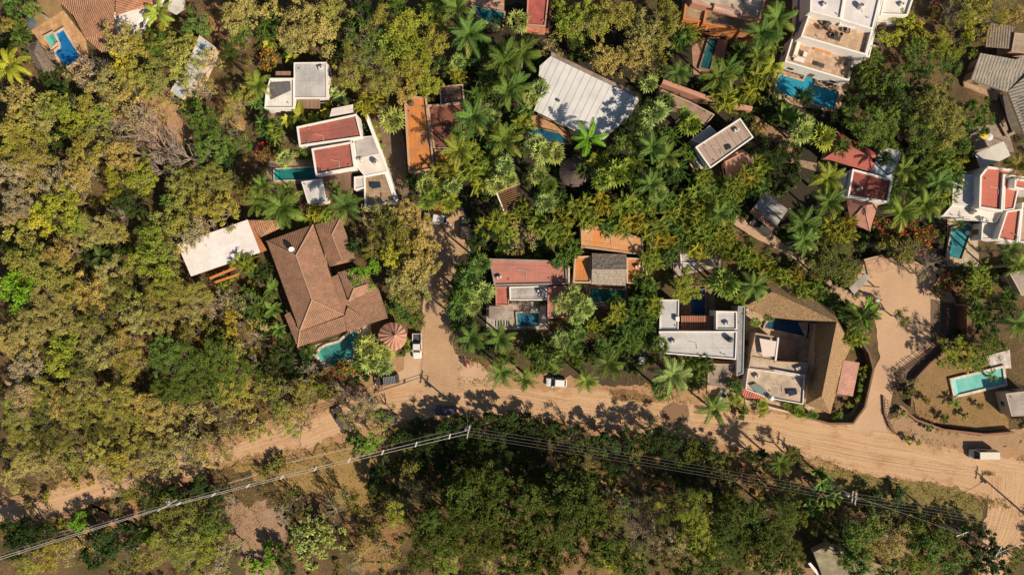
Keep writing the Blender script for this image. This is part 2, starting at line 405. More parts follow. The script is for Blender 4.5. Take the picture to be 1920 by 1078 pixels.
# main earth road as a ribbon with UVs that run along it
def ribbon(name, path, mat, amp=.45, seed=5, z=None, step=1.0):
    ZL[0] += .004; zz = z or ZL[0]; r = random.Random(seed)
    pts = [Vector(P(x, y)[:2]) for x, y, w in path]; ws = [w * S for x, y, w in path]
    # catmull-rom
    C, W = [], []
    for i in range(len(pts) - 1):
        p0, p1, p2, p3 = pts[max(i - 1, 0)], pts[i], pts[i + 1], pts[min(i + 2, len(pts) - 1)]
        m = max(2, int((p2 - p1).length / step))
        for k in range(m):
            t = k / m
            C.append(.5 * ((2 * p1) + (-p0 + p2) * t + (2 * p0 - 5 * p1 + 4 * p2 - p3) * t * t + (-p0 + 3 * p1 - 3 * p2 + p3) * t ** 3)); W.append(ws[i] * (1 - t) + ws[i + 1] * t)
    C.append(pts[-1]); W.append(ws[-1])
    vs, uvs = [], []; L = 0; ph = [r.uniform(0, 6) for _ in range(6)]
    for i, c in enumerate(C):
        d = (C[min(i + 1, len(C) - 1)] - C[max(i - 1, 0)]).normalized(); n_ = Vector((-d.y, d.x))
        if i: L += (c - C[i - 1]).length
        e1 = amp * (math.sin(L * .3 + ph[0]) + .6 * math.sin(L * .9 + ph[1]) + .22 * r.uniform(-1, 1)+.4*math.sin(L*2.7+ph[4])); e2 = amp * (math.sin(L * .27 + ph[2]) + .6 * math.sin(L * .8 + ph[3]) + .22 * r.uniform(-1, 1)+.4*math.sin(L*2.3+ph[5]))
        for s_, o_ in ((1, W[i] / 2 + e1), (.5, W[i] / 4), (0, 0), (-.5, -W[i] / 4), (-1, -W[i] / 2 + e2)):
            q = c + n_ * o_; vs.append((q.x, q.y, zz)); uvs.append((L, o_))
    fs = [(i * 5 + k, i * 5 + k + 1, i * 5 + k + 6, i * 5 + k + 5) for i in range(len(C) - 1) for k in range(4)]
    me = bpy.data.meshes.new(name); me.from_pydata(vs, [], fs); me.update()
    uv = me.uv_layers.new(name='UVMap')
    for p in me.polygons:
        for li in p.loop_indices: uv.data[li].uv = uvs[me.loops[li].vertex_index]
    me.materials.append(mat); o = bpy.data.objects.new(name, me); COL.objects.link(o); return tag(o, kind='structure')
verge = dirt((.42, .25, .13), (.31, .175, .085), .3)
ribbon('road_verge', [(-200, 1012, 60), (0, 965, 62), (120, 934, 60), (300, 882, 58), (420, 849, 62), (500, 829, 70), (600, 797, 90), (690, 757, 125), (780, 735, 120), (880, 735, 105), (1000, 745, 100), (1130, 757, 105), (1260, 778, 105), (1400, 795, 100), (1560, 825, 110), (1700, 850, 120), (1830, 880, 110), (1920, 900, 120), (2150, 950, 110)], verge, .9, 4, step=.5)
sheet('court', [(795, 398), (870, 395), (890, 440), (885, 500), (850, 600), (850, 660), (905, 690), (940, 720), (940, 775), (690, 790), (680, 745), (700, 725), (760, 690), (760, 655), (790, 640), (795, 590), (800, 480)], dirt((.54, .365, .235), (.44, .28, .165), .2, .4), .5, 21)
sheet('court', [(1588, 800), (1598, 770), (1650, 670), (1640, 600), (1590, 560), (1620, 490), (1690, 480), (1740, 500), (1790, 560), (1800, 600), (1760, 650), (1695, 690), (1672, 740), (1660, 800), (1672, 835), (1580, 835)], dirt((.52, .34, .21), (.44, .28, .17), .15, .3), .15, 22)
road = road_mat()
ribbon('road', [(-200, 1018, 36), (0, 968, 40), (120, 937, 38), (300, 885, 34), (420, 852, 34), (500, 832, 40), (600, 800, 50), (690, 768, 66), (780, 750, 66), (880, 750, 62), (1000, 758, 62), (1130, 768, 64), (1260, 788, 64), (1400, 803, 66), (1560, 832, 74), (1700, 860, 80), (1830, 888, 76), (1920, 910, 80), (2150, 965, 80)], road, .45, 9, step=.5)
ribbon('side_road', [(1900, 890, 90), (1895, 950, 84), (1880, 1000, 80), (1860, 1060, 60), (1850, 1150, 50)], road, .35, 10)
ribbon('lane', [(845, 380, 40), (852, 440, 60), (850, 500, 62), (838, 570, 60), (820, 640, 66), (830, 740, 80)], dirt((.48, .31, .185), (.36, .22, .12), .25, .5), .3, 11)
ribbon('footpath', [(1378, 410, 20), (1420, 435, 22), (1470, 465, 20), (1510, 495, 20), (1560, 535, 22), (1600, 565, 26)], dirt((.50, .34, .23), (.40, .26, .16), .4, .4), .12, 12)
sheet('mud_puddle', [(1243, 765), (1262, 755), (1288, 760), (1292, 780), (1280, 797), (1255, 799), (1243, 786)], plain((.20, .11, .055), .35), .35, 31)
sheet('mud_puddle', [(1142, 735), (1180, 730), (1228, 745), (1222, 756), (1190, 752), (1160, 748)], dirt((.25, .14, .065), (.17, .09, .04), .5), .45, 32)
sheet('driveway', [(708, 215), (755, 240), (770, 378), (742, 378), (722, 300)], dirt((.22, .15, .10), (.14, .09, .055), .5), .1, 33)
sheet('driveway', [(790, 395), (795, 470), (690, 470), (680, 405), (770, 380)], dirt((.36, .23, .13), (.26, .16, .08), .5), .3, 34)
sheet('verge', [(1505, 872), (1560, 880), (1700, 903), (1790, 910), (1830, 930), (1842, 965), (1830, 1000), (1760, 985), (1640, 955), (1560, 930)], lawn((.19, .165, .04), (.36, .25, .08)), .5, 35)
sheet('verge', [(1672, 800), (1700, 820), (1760, 835), (1890, 835), (1930, 850), (1930, 800), (1840, 815), (1760, 805), (1712, 785), (1690, 760)], dirt((.38, .24, .14), (.3, .19, .1), .3), .3, 36)
sheet('island_lawn', [(1708, 720), (1722, 690), (1762, 655), (1800, 648), (1885, 680), (1890, 805), (1840, 808), (1762, 796), (1716, 775)], lawn((.27, .165, .06), (.40, .235, .10)), .12, 37)
sheet('service_lane', [(1745, 560), (1792, 570), (1800, 620), (1765, 660), (1722, 692), (1706, 735), (1690, 750), (1676, 700), (1745, 650)], plain((.13, .085, .055), .9), .05, 38)
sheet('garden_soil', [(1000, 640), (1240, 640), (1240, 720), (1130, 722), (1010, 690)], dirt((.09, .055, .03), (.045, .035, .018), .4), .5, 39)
sheet('garden_soil', [(860, 480), (920, 470), (930, 690), (870, 650), (850, 600)], dirt((.035, .022, .012), (.02, .02, .008), .4), .4, 40)  # same soil with the lane-side shade put into its colour
sheet('patio', [(60, 0), (112, 0), (120, 22), (60, 60), (45, 20)], dirt((.34, .21, .09), (.2, .14, .05), .4), .2, 41)
sheet('patio', [(60, 58), (120, 20), (162, 75), (168, 112), (130, 132), (100, 160), (75, 130)], tiles((.52, .31, .15), .8), 0, 42)
sheet('patio', [(1450, 135), (1470, 118), (1595, 155), (1570, 212), (1500, 200), (1440, 180)], tiles((.42, .29, .18), .7), .1, 43)
sheet('patio', [(1295, 70), (1365, 75), (1350, 150), (1300, 140)], tiles((.36, .2, .13), .6), 0, 44)
sheet('patio', [(880, -5), (945, -5), (945, 50), (900, 45)], tiles((.5, .3, .2), .6), 0, 45)
sheet('patio', [(995, 212), (1062, 245), (1075, 270), (985, 262), (978, 235)], tiles((.45, .25, .12), .6), 0, 46)
sheet('patio', [(580, 650), (612, 640), (640, 630), (694, 605), (700, 640), (670, 690), (600, 690)], tiles((.5, .4, .28), .6), 0, 47)
sheet('patio', [(912, 570), (1030, 570), (1030, 618), (912, 618)], tiles((.4, .33, .26), .6), 0, 48)
sheet('patio', [(1098, 530), (1180, 535), (1180, 590), (1098, 570)], tiles((.28, .18, .11), .6), 0, 49)
sheet('patio', [(1276, 535), (1340, 535), (1342, 625), (1276, 625)], tiles((.22, .12, .07), .6), 0, 50)
sheet('patio', [(1398, 575), (1530, 575), (1590, 640), (1520, 780), (1396, 760)], tiles((.48, .33, .21), .7), 0, 51)
sheet('patio', [(1262, 462), (1350, 462), (1350, 500), (1262, 520)], tiles((.45, .38, .32), .7), 0, 52)
sheet('patio', [(1355, 300), (1390, 280), (1412, 295), (1408, 325), (1362, 335)], tiles((.48, .26, .18), .6), 0, 53)
sheet('patio', [(1412, 215), (1450, 240), (1490, 262), (1480, 300), (1460, 295), (1462, 262), (1415, 255)], dirt((.34, .21, .12), (.25, .14, .08), .4), .1, 54)
sheet('patio', [(1458, 290), (1545, 310), (1540, 325), (1456, 300)], tiles((.3, .2, .13), .6), 0, 55)
sheet('patio', [(1775, 410), (1830, 415), (1835, 500), (1775, 500)], tiles((.42, .33, .22), .6), 0, 56)
sheet('patio', [(1845, 668), (1892, 655), (1895, 690), (1860, 692)], tiles((.55, .48, .42), .7), 0, 57)
sheet('patio', [(1628, 112), (1672, 20), (1690, 30), (1660, 110)], dirt((.14, .09, .05), (.08, .06, .03), .4), .1, 58)
sheet('patio', [(500, 300), (600, 300), (600, 345), (500, 345)], tiles((.3, .2, .13), .6), 0, 59)
sheet('patio', [(1275, 285), (1300, 285), (1330, 350), (1310, 360)], tiles((.2, .14, .1), .6), 0, 60)
sheet('patio', [(1815, 240), (1885, 230), (1900, 285), (1830, 300)], tiles((.3, .22, .17), .6), 0, 61)
sheet('patio', [(1325, 675), (1385, 675), (1385, 740), (1325, 740)], tiles((.46, .31, .19), .6), 0, 62)

# ------------------------------------------------------------------ buildings
WIN = glass((.025, .03, .035))
def openings(root, w, z0, z1, frame_c=(.5, .45, .4), doors=True):
    """windows and a door on the walls that face the middle of the village"""
    n = len(w); area = sum(w[i][0] * w[(i + 1) % n][1] - w[(i + 1) % n][0] * w[i][1] for i in range(n)); sg = 1 if area > 0 else -1
    first = doors
    for i in range(n):
        a = Vector(w[i][:2]); b = Vector(w[(i + 1) % n][:2]); d = b - a; L = d.length
        if L < 2.6 or z1 - z0 < 2.2: continue
        d.normalize(); nn = Vector((d.y, -d.x)) * sg; mid = (a + b) / 2
        if nn.dot(-mid) < 0.2 * mid.length: continue
        m = max(1, min(3, int(L / 3.2)))
        for k in range(m):
            c = a.lerp(b, (k + .5) / m); isdoor = first and k == m // 2
            ww, wh, zc = (1.0, 2.05, z0 + 1.05) if isdoor else (1.2, 1.1, z0 + 1.55)
            ang = math.atan2(d.y, d.x)
            cx, cy = c.x + nn.x * .03, c.y + nn.y * .03
            f = obj('door' if isdoor else 'window', G().box((cx, cy, zc), (ww, .06, wh), ang), plain((.18, .09, .04) if isdoor else frame_c), root)
            if isdoor:
                h = c + d * .38 + nn * .08; obj('handle', G().box((h.x, h.y, zc), (.12, .05, .04), ang), plain((.5, .5, .5), .3, 1.0), f)
            else:
                q = c + nn * .065; obj('pane', G().box((q.x, q.y, zc), (ww - .16, .02, wh - .16), ang), WIN, f)
            if isdoor: first = False
def flat(root, poly, h, roof, wall, par=.3, pw=.22, pc=None, base=0.0, opening=True, drop=0.0):
    w = [p[:2] for p in PP(poly, h + par)]
    obj('wall', G().prism(w, base, h), wall, root)
    if par > 0:
        i1 = inset(w, -.03); i2 = inset(w, pw)
        obj('parapet', G().ring(i1, i2, h - .02, h + par), pc or wall, root)
        r = inset(w, pw + .004)
        obj('roof', G().prism(r, h - .1, h + .03), roof, root)
    else:
        obj('roof', G().prism(inset(w, -.3), h - .12, h + .06), roof, root)
    xs_ = [a[0] for a in w]; ys_ = [a[1] for a in w]
    if (max(xs_) - min(xs_)) * (max(ys_) - min(ys_)) > 18 and par > 0:
        rr_ = random.Random(int(h * 100 + len(poly) + poly[0][0])); cx_, cy_ = sum(xs_) / len(w), sum(ys_) / len(w)
        for _ in range(2):
            k_ = rr_.randrange(len(w)); t_ = rr_.uniform(.5, .8); q_ = (cx_ + (w[k_][0] - cx_) * t_, cy_ + (w[k_][1] - cy_) * t_, h + .03)
            obj('vent_pipe', G().lathe(q_, [(.07, 0), (.07, .3), (.12, .31), (.12, .38)], 8), plain((.3, .28, .26)), root, uv=False)
    if opening: openings(root, w, base, h)
    return w
def slab(name, root, poly, z, mat, t=.14, along=None):
    w = [p[:2] for p in PP(poly, z)]; return obj(name, G().prism(w, z - t, z), mat, root, along=along)
def pitched(root, vs, faces, mat, t=.16, name='roof', caps=None, capc=None):
    """vs: (px,py,z). thick roof: top, underside, rim; caps: ridge tiles along vertex pairs"""
    w = [Vector(P(*v)) for v in vs]; n = len(w); g = G()
    fs = []
    for f in faces:
        q = [w[i] for i in f]; nn = Vector((0, 0, 0))
        for i in range(len(q)): nn += q[i].cross(q[(i + 1) % len(q)])
        fs.append(tuple(f) if nn.z > 0 else tuple(reversed(f)))
    edges = {}
    for f in fs:
        for i in range(len(f)): edges[(f[i], f[(i + 1) % len(f)])] = 1
    g.add(w + [v - Vector((0, 0, t)) for v in w], fs + [tuple(i + n for i in reversed(f)) for f in fs])
    rim = [(a, b) for a, b in edges if (b, a) not in edges]
    g.f += [(b, a, a + n, b + n) for a, b in rim]
    r = obj(name, g, mat, root)
    for a, b in caps or []:
        cg = G().tube([w[a] + Vector((0, 0, .03)), w[b] + Vector((0, 0, .03))], .13, 6)
        obj('ridge_cap', cg, capc or mat, r)
    return r
def hip(root, c, ridge, z0, z1, mat, caps=True, capc=None, walls=None, wi=.55, opening=True):
    vs = [(x, y, z0) for x, y in c] + [(x, y, z1) for x, y in ridge]
    f = [(0, 1, 4), (1, 2, 5, 4), (2, 3, 5), (3, 0, 4, 5)] if len(ridge) == 2 else [(i, (i + 1) % len(c), len(c)) for i in range(len(c))]
    cp = [(0, 4), (1, 4), (2, 5), (3, 5), (4, 5)] if len(ridge) == 2 else [(i, len(c)) for i in range(len(c))]
    r = pitched(root, vs, f, mat, caps=cp if caps else None, capc=capc)
    if walls:
        w = inset([p[:2] for p in PP(c, z0)], wi); obj('wall', G().prism(w, 0, z0 - .17), walls, root)
        if opening: openings(root, w, 0, z0 - .3)
    return r
def pool(label, poly, wc, coping_c=(.6, .5, .4), cw=.35, z=.55, wc2=None, label2=None):
    ZL[0] += .001
    t = thing('swimming_pool', label, 'pool', P(*poly[0]))
    w = [p[:2] for p in PP(poly, z)]
    obj('coping', G().ring(inset(w, -cw), w, 0.0, z), tiles(coping_c, .6), t)
    wi_ = inset(w, .0); c2_ = wc2 or sc(wc, 1.3)
    obj('basin', G().prism(inset(w, -.004), .01, .28), poolfloor(sc(wc, 1.15), sc(c2_, 1.2)), t, uv=False)
    a_, b_ = Vector(w[0]), Vector(w[-1]); e_, f_ = (Vector(w[1]) - a_), (Vector(w[-2]) - b_); L_ = max(e_.length, .1)
    st_ = G()
    for k_, (dd_, zz_) in enumerate(((.35, .46), (.7, .38))):
        q_ = [a_, b_, b_ + f_.normalized() * dd_, a_ + e_.normalized() * dd_]; q_ = [tuple(v) for v in q_]
        st_.prism(q_, .282 + .001 * k_, zz_)
    obj('steps', st_, poolfloor(sc(wc, 1.9), sc(c2_, 1.9)), t, uv=False)
    me_ = G(); ws_ = inset(w, -.002); ar_ = sum(ws_[i][0] * ws_[(i + 1) % len(ws_)][1] - ws_[(i + 1) % len(ws_)][0] * ws_[i][1] for i in range(len(ws_)))
    if ar_ < 0: ws_ = ws_[::-1]
    me_.add([(x, y, z - .05) for x, y in ws_], [tuple(range(len(ws_)))]); obj('water', me_, water(), t, uv=False)
    return t
def B(name, label, cat, p): return thing(name, label, cat, P(*p))
WH = stucco((.80, .76, .71)); CR = stucco((.58, .45, .33)); OR = stucco((.55, .2, .06)); TAN = stucco((.48, .33, .22)); PK = stucco((.52, .26, .18)); GYW = stucco((.32, .31, .3)); BRN = stucco((.2, .12, .08))
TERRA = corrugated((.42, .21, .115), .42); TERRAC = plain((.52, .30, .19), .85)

def rooftop(root, items):
    for k_, x, y, z in items:
        q = P(x, y, z)
        if k_ == 'ac':
            a_ = obj('air_conditioner', G().box((q[0], q[1], z + .32), (.95, .45, .6), .3), plain((.55, .54, .5)), root, uv=False); obj('fan_grille', G().lathe((q[0], q[1], z + .63), [(.18, 0), (.18, .02)], 12), plain((.08, .08, .08)), a_, uv=False)
        elif k_ == 'tank':
            a_ = obj('water_tank', G().lathe((q[0], q[1], z), [(.5, 0), (.55, .1), (.55, .9), (.35, 1.1), (.15, 1.15)], 16), plain((.05, .05, .05) if x % 2 else (.5, .47, .42)), root, uv=False); obj('lid', G().lathe((q[0], q[1], z + 1.16), [(.18, 0), (.18, .06)], 12), plain((.03, .03, .03)), a_, uv=False)
        elif k_ == 'heater':
            obj('solar_heater', G().box((q[0], q[1], z + .25), (1.9, 1.1, .08), .2, .25), glass((.02, .03, .05)), root, uv=False)
        elif k_ == 'pipe':
            obj('pipe', G().tube([(q[0], q[1], z + .06), (q[0] + 1.6, q[1] - .3, z + .06), (q[0] + 1.7, q[1] - 1.5, z + .06)], .045, 6), plain((.5, .48, .44)), root, uv=False)
# --- terracotta house with blue pool, top-left
b = B('tiled_house', 'terracotta tiled house at the top edge, beside the small blue pool', 'house', (200, 20))
pitched(b, [(106, -40, 3.2), (104, -2, 3.2), (138, 30, 3.2), (160, 72, 3.2), (190, 98, 3.2), (215, -15, 4.6), (212, 50, 4.4), (232, 88, 3.4)], [(0, 1, 2, 5), (2, 3, 6, 5), (3, 4, 7, 6)], TERRA)
pitched(b, [(218, -30, 4.6), (216, 30, 4.6), (244, 20, 4.1), (285, 12, 3.2), (312, -6, 3.2), (312, -40, 3.2)], [(0, 1, 2, 3, 4, 5)], corrugated((.43, .2, .11), .46))
obj('wall', G().prism([p[:2] for p in PP([(112, -40), (112, 0), (142, 34), (165, 70), (190, 90), (240, 75), (280, 5), (305, -10), (305, -40)], 3)], 0, 2.95), WH, b)
slab('awning', b, [(318, -5), (345, -2), (348, 16), (330, 28), (314, 20)], 2.8, flatroof((.6, .56, .5)))
obj('post', G().box(P(330, 12, 1.35), (.15, .15, 2.6)), WH, b)
pool('small blue keyhole pool beside the terracotta tiled house, top left', [(105, 64), (118, 56), (149, 107), (123, 128), (102, 98), (112, 90), (113, 80)], (.01, .15, .42), (.62, .46, .32), .45, wc2=(.015, .2, .5))
tj = pool('square pale green hot tub joined to the small blue pool', [(84, 69), (98, 62), (108, 78), (96, 88)], (.10, .36, .30), (.62, .46, .32), .32, .6, wc2=(.14, .42, .36)); tj.name = 'hot_tub'; tj['category'] = 'hot tub'
# --- weathered thatch beside it
b = B('thatched_shelter', 'grey palm-thatched shelter left of the small blue pool', 'shelter', (75, 115))
hip(b, [(48, 84), (70, 76), (106, 132), (82, 158)], [(64, 98), (82, 132)], 2.6, 4.4, shaggy((.38, .29, .22)), caps=False)
for q in ((54, 88), (69, 82), (98, 130), (82, 148)): obj('post', G().tube([P(*q, 0), P(q[0], q[1], 2.9)], .12), bark(), b)
# --- pale roof under dry tree
b = B('pale_roofed_shed', 'long narrow pale roof half hidden under a dry tree, upper left', 'shed', (365, 120))
flat(b, [(374, 66), (400, 86), (372, 148), (342, 186), (318, 172), (350, 122)], 3.0, flatroof((.62, .62, .62), .6, (.36, .44, .5)), CR, .12, .15, opening=False)
# --- pale grey box and white house with louvres
b = B('grey_flat_house', 'pale grey flat-roofed block above the white house with red roofs', 'house', (580, 150))
flat(b, [(551, 118), (612, 117), (613, 184), (551, 184)], 3.4, flatroof((.47, .45, .44), .35), WH, .18, .15)
slab('pergola', b, [(553, 186), (600, 185), (600, 204), (553, 203)], 2.7, planks((.26, .16, .1), .22))
b = B('white_terrace_house', 'small white house with dark louvred roof light, left of the pale grey block', 'house', (523, 175))
flat(b, [(506, 147), (551, 147), (551, 203), (496, 203), (498, 175)], 3.6, flatroof((.68, .65, .6), .3), WH, .3, .2)
slab('louvre', b, [(506, 156), (544, 154), (545, 170), (508, 187)], 3.9, planks((.16, .15, .16), .18, .3), .08)
slab('deck', b, [(486, 203), (551, 205), (546, 226), (486, 229)], .5, planks((.27, .18, .11), .3))
slab('canopy', b, [(517, 134), (545, 134), (545, 144), (516, 144)], 2.9, planks((.3, .18, .11), .3))
# --- white house with red roofs
b = B('white_red_house', 'white stepped house with two red flat roofs, right of its small teal pool', 'house', (640, 300))
RED = flatroof((.36, .105, .075), .75, (.25, .09, .07))
flat(b, [(556, 238), (668, 214), (679, 258), (561, 275)], 4.4, RED, WH, .35, .3)
flat(b, [(584, 279), (659, 266), (666, 315), (592, 329)], 4.4, RED, WH, .35, .3)
flat(b, [(662, 259), (699, 255), (727, 322), (684, 331), (668, 312)], 3.4, flatroof((.70, .63, .57), .15), WH, .12, .2)
slab('roof_pad', b, [(664, 262), (699, 257), (711, 288), (671, 297)], 3.62, flatroof((.42, .38, .36), .3), .1)
flat(b, [(682, 330), (723, 323), (742, 378), (684, 390)], 2.9, flatroof((.40, .28, .17), .7), WH, .2, .3)
flat(b, [(565, 341), (604, 335), (612, 378), (578, 383)], 2.8, flatroof((.55, .53, .52), .15), WH, .1, .15)
slab('pergola', b, [(604, 328), (659, 322), (662, 362), (612, 372)], 2.6, planks((.2, .11, .07), .25))
slab('canopy', b, [(622, 204), (662, 196), (662, 211), (618, 219)], 4.7, flatroof((.7, .63, .57), .15))
flat(b, [(664, 332), (683, 330), (684, 352), (664, 356)], 3.2, flatroof((.6, .55, .5), .2), WH, .2, .2, opening=False)
pool('small teal pool left of the white house with red roofs', [(514, 318), (590, 314), (592, 336), (515, 338)], (.01, .16, .15), (.55, .45, .35), .25, wc2=(.03, .25, .21))
def wall_thing(label, path, h, th, mat, cap=None, name='garden_wall'):
    t = thing(name, label, 'wall', P(*path[0]))
    g = G(); w = [Vector(P(x, y, 0)[:2]) for x, y in path]
    n = len(w); left = []; right = []
    for i in range(n):
        d = ((w[min(i + 1, n - 1)] - w[i]).normalized() if i < n - 1 else Vector((0, 0))) + ((w[i] - w[i - 1]).normalized() if i else Vector((0, 0)))
        d.normalize(); nn = Vector((-d.y, d.x)) * th / 2; left.append(w[i] + nn); right.append(w[i] - nn)
    poly = left + right[::-1]; vs = [(p.x, p.y, 0) for p in poly] + [(p.x, p.y, h) for p in poly]; m = len(poly)
    fs = [(i, (i + 1) % m, m + (i + 1) % m, m + i) for i in range(m)]
    fs += [(m + i, m + i + 1, m + m - 2 - i, m + m - 1 - i) for i in range(n - 1)]
    g.add(vs, [tuple(reversed(f)) if False else f for f in fs]); obj('wall', g, mat, t, uv=True)
    vs2 = []; k = 1.25
    for i in range(n):
        c = (left[i] + right[i]) / 2; vs2.append(c + (left[i] - c) * k)
    r2 = [((left[i] + right[i]) / 2) * (1 - k) + right[i] * k for i in range(n)]
    poly = vs2 + r2[::-1]; vs = [(p.x, p.y, h + .004) for p in poly] + [(p.x, p.y, h + .08) for p in poly]
    fs = [(i, (i + 1) % m, m + (i + 1) % m, m + i) for i in range(m)] + [(m + i, m + i + 1, m + m - 2 - i, m + m - 1 - i) for i in range(n - 1)]
    obj('coping', G().add(vs, fs), cap or mat, t); return t
wall_thing('slanting white boundary wall between the white red-roofed house and its lane', [(692, 222), (722, 300), (747, 378)], 2.6, .5, WH)
# --- orange house
b = B('orange_roof_house', 'long narrow orange flat-roofed house, right of the gravel lane', 'house', (785, 260))
ORR = flatroof((.56, .20, .04), .6, (.42, .17, .06))
flat(b, [(757, 180), (799, 182), (815, 318), (766, 324)], 3.6, ORR, TAN, .4, .3)
flat(b, [(824, 162), (868, 158), (871, 192), (826, 198)], 3.3, flatroof((.12, .07, .05), .5), TAN, .35, .25)
flat(b, [(801, 197), (870, 192), (872, 280), (813, 279)], 2.6, planks((.20, .07, .04), .4), TAN, .3, .3)
flat(b, [(814, 281), (872, 281), (868, 316), (817, 317)], 2.9, ORR, TAN, .3, .25)
pool('dark teal pool at the top edge below a salmon terrace', [(886, 12), (945, 24), (941, 50), (912, 42)], (.005, .10, .11), (.4, .25, .18), .3)
b = B('red_flat_building', 'narrow red flat-roofed building at the top edge beside palms', 'building', (1010, 25))
flat(b, [(990, -25), (1031, -25), (1023, 50), (987, 47)], 4.0, flatroof((.42, .1, .08), .5), PK, .3, .25)
slab('terrace', b, [(985, 50), (1028, 53), (1029, 62), (984, 60)], 2.5, tiles((.5, .18, .1), .5)); obj('post', G().box(P(1028, 58, 1.2), (.2, .2, 2.4)), PK, b); obj('post', G().box(P(988, 56, 1.2), (.2, .2, 2.4)), PK, b)
slab('boards', b, [(1031, 0), (1036, 0), (1031, 56), (1027, 56)], 3.2, planks((.2, .08, .06), .3))
# --- big white metal roof
b = B('metal_roofed_hall', 'hall with big white seamed metal roof amid palms, top centre', 'building', (1100, 180))
MR = seamed((.60, .59, .58), 1.35, .4)
pitched(b, [(1035, 104, 5.6), (1200, 184, 5.6), (1184, 214, 5.2), (1129, 265, 4.2), (1090, 252, 4.2), (1001, 207, 4.2), (1023, 150, 4.9), (1010, 143, 4.9), (1012, 124, 5.2)], [(0, 1, 2, 3, 4, 5, 6, 7, 8)], MR, .2)
slab('gutter', b, [(1034, 98), (1202, 179), (1201, 186), (1033, 105)], 5.85, flatroof((.32, .24, .18), .8), .3)
w = inset([p[:2] for p in PP([(1035, 104), (1196, 186), (1129, 258), (1003, 207), (1024, 150)], 4.9)], .5); obj('wall', G().prism(w, 0, 3.9), CR, b); openings(b, w, 0, 3.6)
obj('vent_pipe', G().lathe(P(1047, 190, 4.6), [(.22, 0), (.22, .35), (.3, .36), (.3, .45)], 10), plain((.08, .08, .08)), b)
pool('dark blue sliver of pool below the white metal roof', [(986, 236), (1048, 250), (1070, 270), (1030, 266), (985, 252)], (.005, .06, .12), (.35, .22, .14), .2, wc2=(.01, .12, .16))
b = B('thatched_gazebo', 'round dark thatched gazebo among palms below the white metal roof', 'gazebo', (1073, 328))
obj('roof', G().lathe(P(1074, 328, 0), [(2.9, 2.5), (2.95, 2.75), (1.5, 3.7), (.25, 4.5), (.1, 4.7)], 20), shaggy((.13, .095, .085)), b)
for a in range(6): obj('post', G().tube([Vector(P(1074, 328)) + Vector((2.3 * math.cos(a), 2.3 * math.sin(a), 0)), Vector(P(1074, 328)) + Vector((2.3 * math.cos(a), 2.3 * math.sin(a), 2.7))], .1), bark(), b)
# --- tan angled house
b = B('tan_angled_house', 'tan flat-roofed house set at an angle with white rim', 'house', (1360, 265))
TR = seamed((.38, .28, .22), 1.4, .5)
flat(b, [(1304, 276), (1388, 222), (1413, 258), (1332, 316)], 5.2, TR, WH, .25, .25, WH)
flat(b, [(1331, 236), (1345, 250), (1316, 271), (1296, 262)], 3.8, flatroof((.52, .48, .44), .3), WH, .12, .15)
slab('skylight', b, [(1358, 273), (1368, 270), (1372, 277), (1362, 282)], 5.4, WIN, .1)
flat(b, [(1295, 284), (1306, 278), (1330, 316), (1318, 323)], 3.2, flatroof((.30, .27, .25), .4), WH, .25, .2, opening=False)
wall_thing('thin brown wall beside the tan angled house', [(1278, 292), (1300, 330), (1318, 360)], 2.0, .25, TAN)
flat(b, [(1360, 303), (1392, 287), (1405, 300), (1402, 326), (1366, 332)], 2.6, flatroof((.42, .22, .15), .5), PK, .2, .15)
# --- tan roof strip
b = B('long_tan_building', 'low tan roof behind a pink wall, right of the white metal roof', 'building', (1290, 200))
flat(b, [(1236, 166), (1292, 190), (1340, 215), (1323, 236), (1280, 205), (1238, 190)], 3.0, flatroof((.30, .2, .14), .6), TAN, .2, .2)
wall_thing('pink boundary wall above the low tan roof', [(1236, 162), (1290, 182), (1340, 200), (1400, 212)], 3.0, .7, PK)
# --- top right orange trimmed house
b = B('orange_trim_house', 'tan gravel-roofed house with orange trim at the top edge', 'house', (1350, 25))
GR = flatroof((.32, .22, .13), .7)
flat(b, [(1285, 6), (1322, 13), (1316, 42), (1281, 36)], 4.0, GR, OR, .2, .3)
flat(b, [(1324, 14), (1424, 40), (1418, 64), (1318, 44)], 4.4, GR, OR, .2, .3)
flat(b, [(1294, -30), (1442, -25), (1426, 36), (1336, 16), (1298, 5)], 6.0, flatroof((.48, .38, .29), .5), PK, .3, .4)
for q in (1312, 1330, 1350): obj('beam', G().beam(P(q, 38, 3.6), P(q - 7, 58, 3.4), .3, .3), OR, b)
flat(b, [(1340, 8), (1392, 22), (1388, 34), (1337, 20)], 6.35, flatroof((.5, .4, .33), .4), PK, .25, .25, base=6.04, opening=False)
pool('narrow dark pool below the orange-trimmed house', [(1330, 72), (1347, 73), (1331, 131), (1313, 127)], (.004, .05, .055), (.3, .18, .12), .25, wc2=(.01, .09, .09))
# --- white villa
b = B('white_villa', 'large white villa with stepped terraces above the wide blue pool', 'villa', (1580, 50))
WR = flatroof((.62, .57, .56), .12)
flat(b, [(1521, -40), (1590, -40), (1577, 37), (1519, 22)], 7.8, WR, WH, .3, .3)
flat(b, [(1591, -40), (1660, -40), (1637, 56), (1577, 38)], 7.2, WR, WH, .3, .3)
flat(b, [(1518, 24), (1637, 57), (1624, 104), (1502, 69)], 5.6, tiles((.50, .34, .22), .7), WH, .75, .3)
flat(b, [(1486, 70), (1520, 74), (1603, 110), (1592, 152), (1472, 116)], 3.2, tiles((.50, .34, .22), .7), WH, .6, .28)
flat(b, [(1662, -30), (1722, -30), (1702, 30), (1652, 28)], 5.0, flatroof((.66, .62, .58), .1), WH, .4, .3)
flat(b, [(1640, 58), (1655, -30), (1662, -30), (1646, 40), (1630, 108), (1624, 106)], 5.2, WR, WH, .3, .2, opening=False)
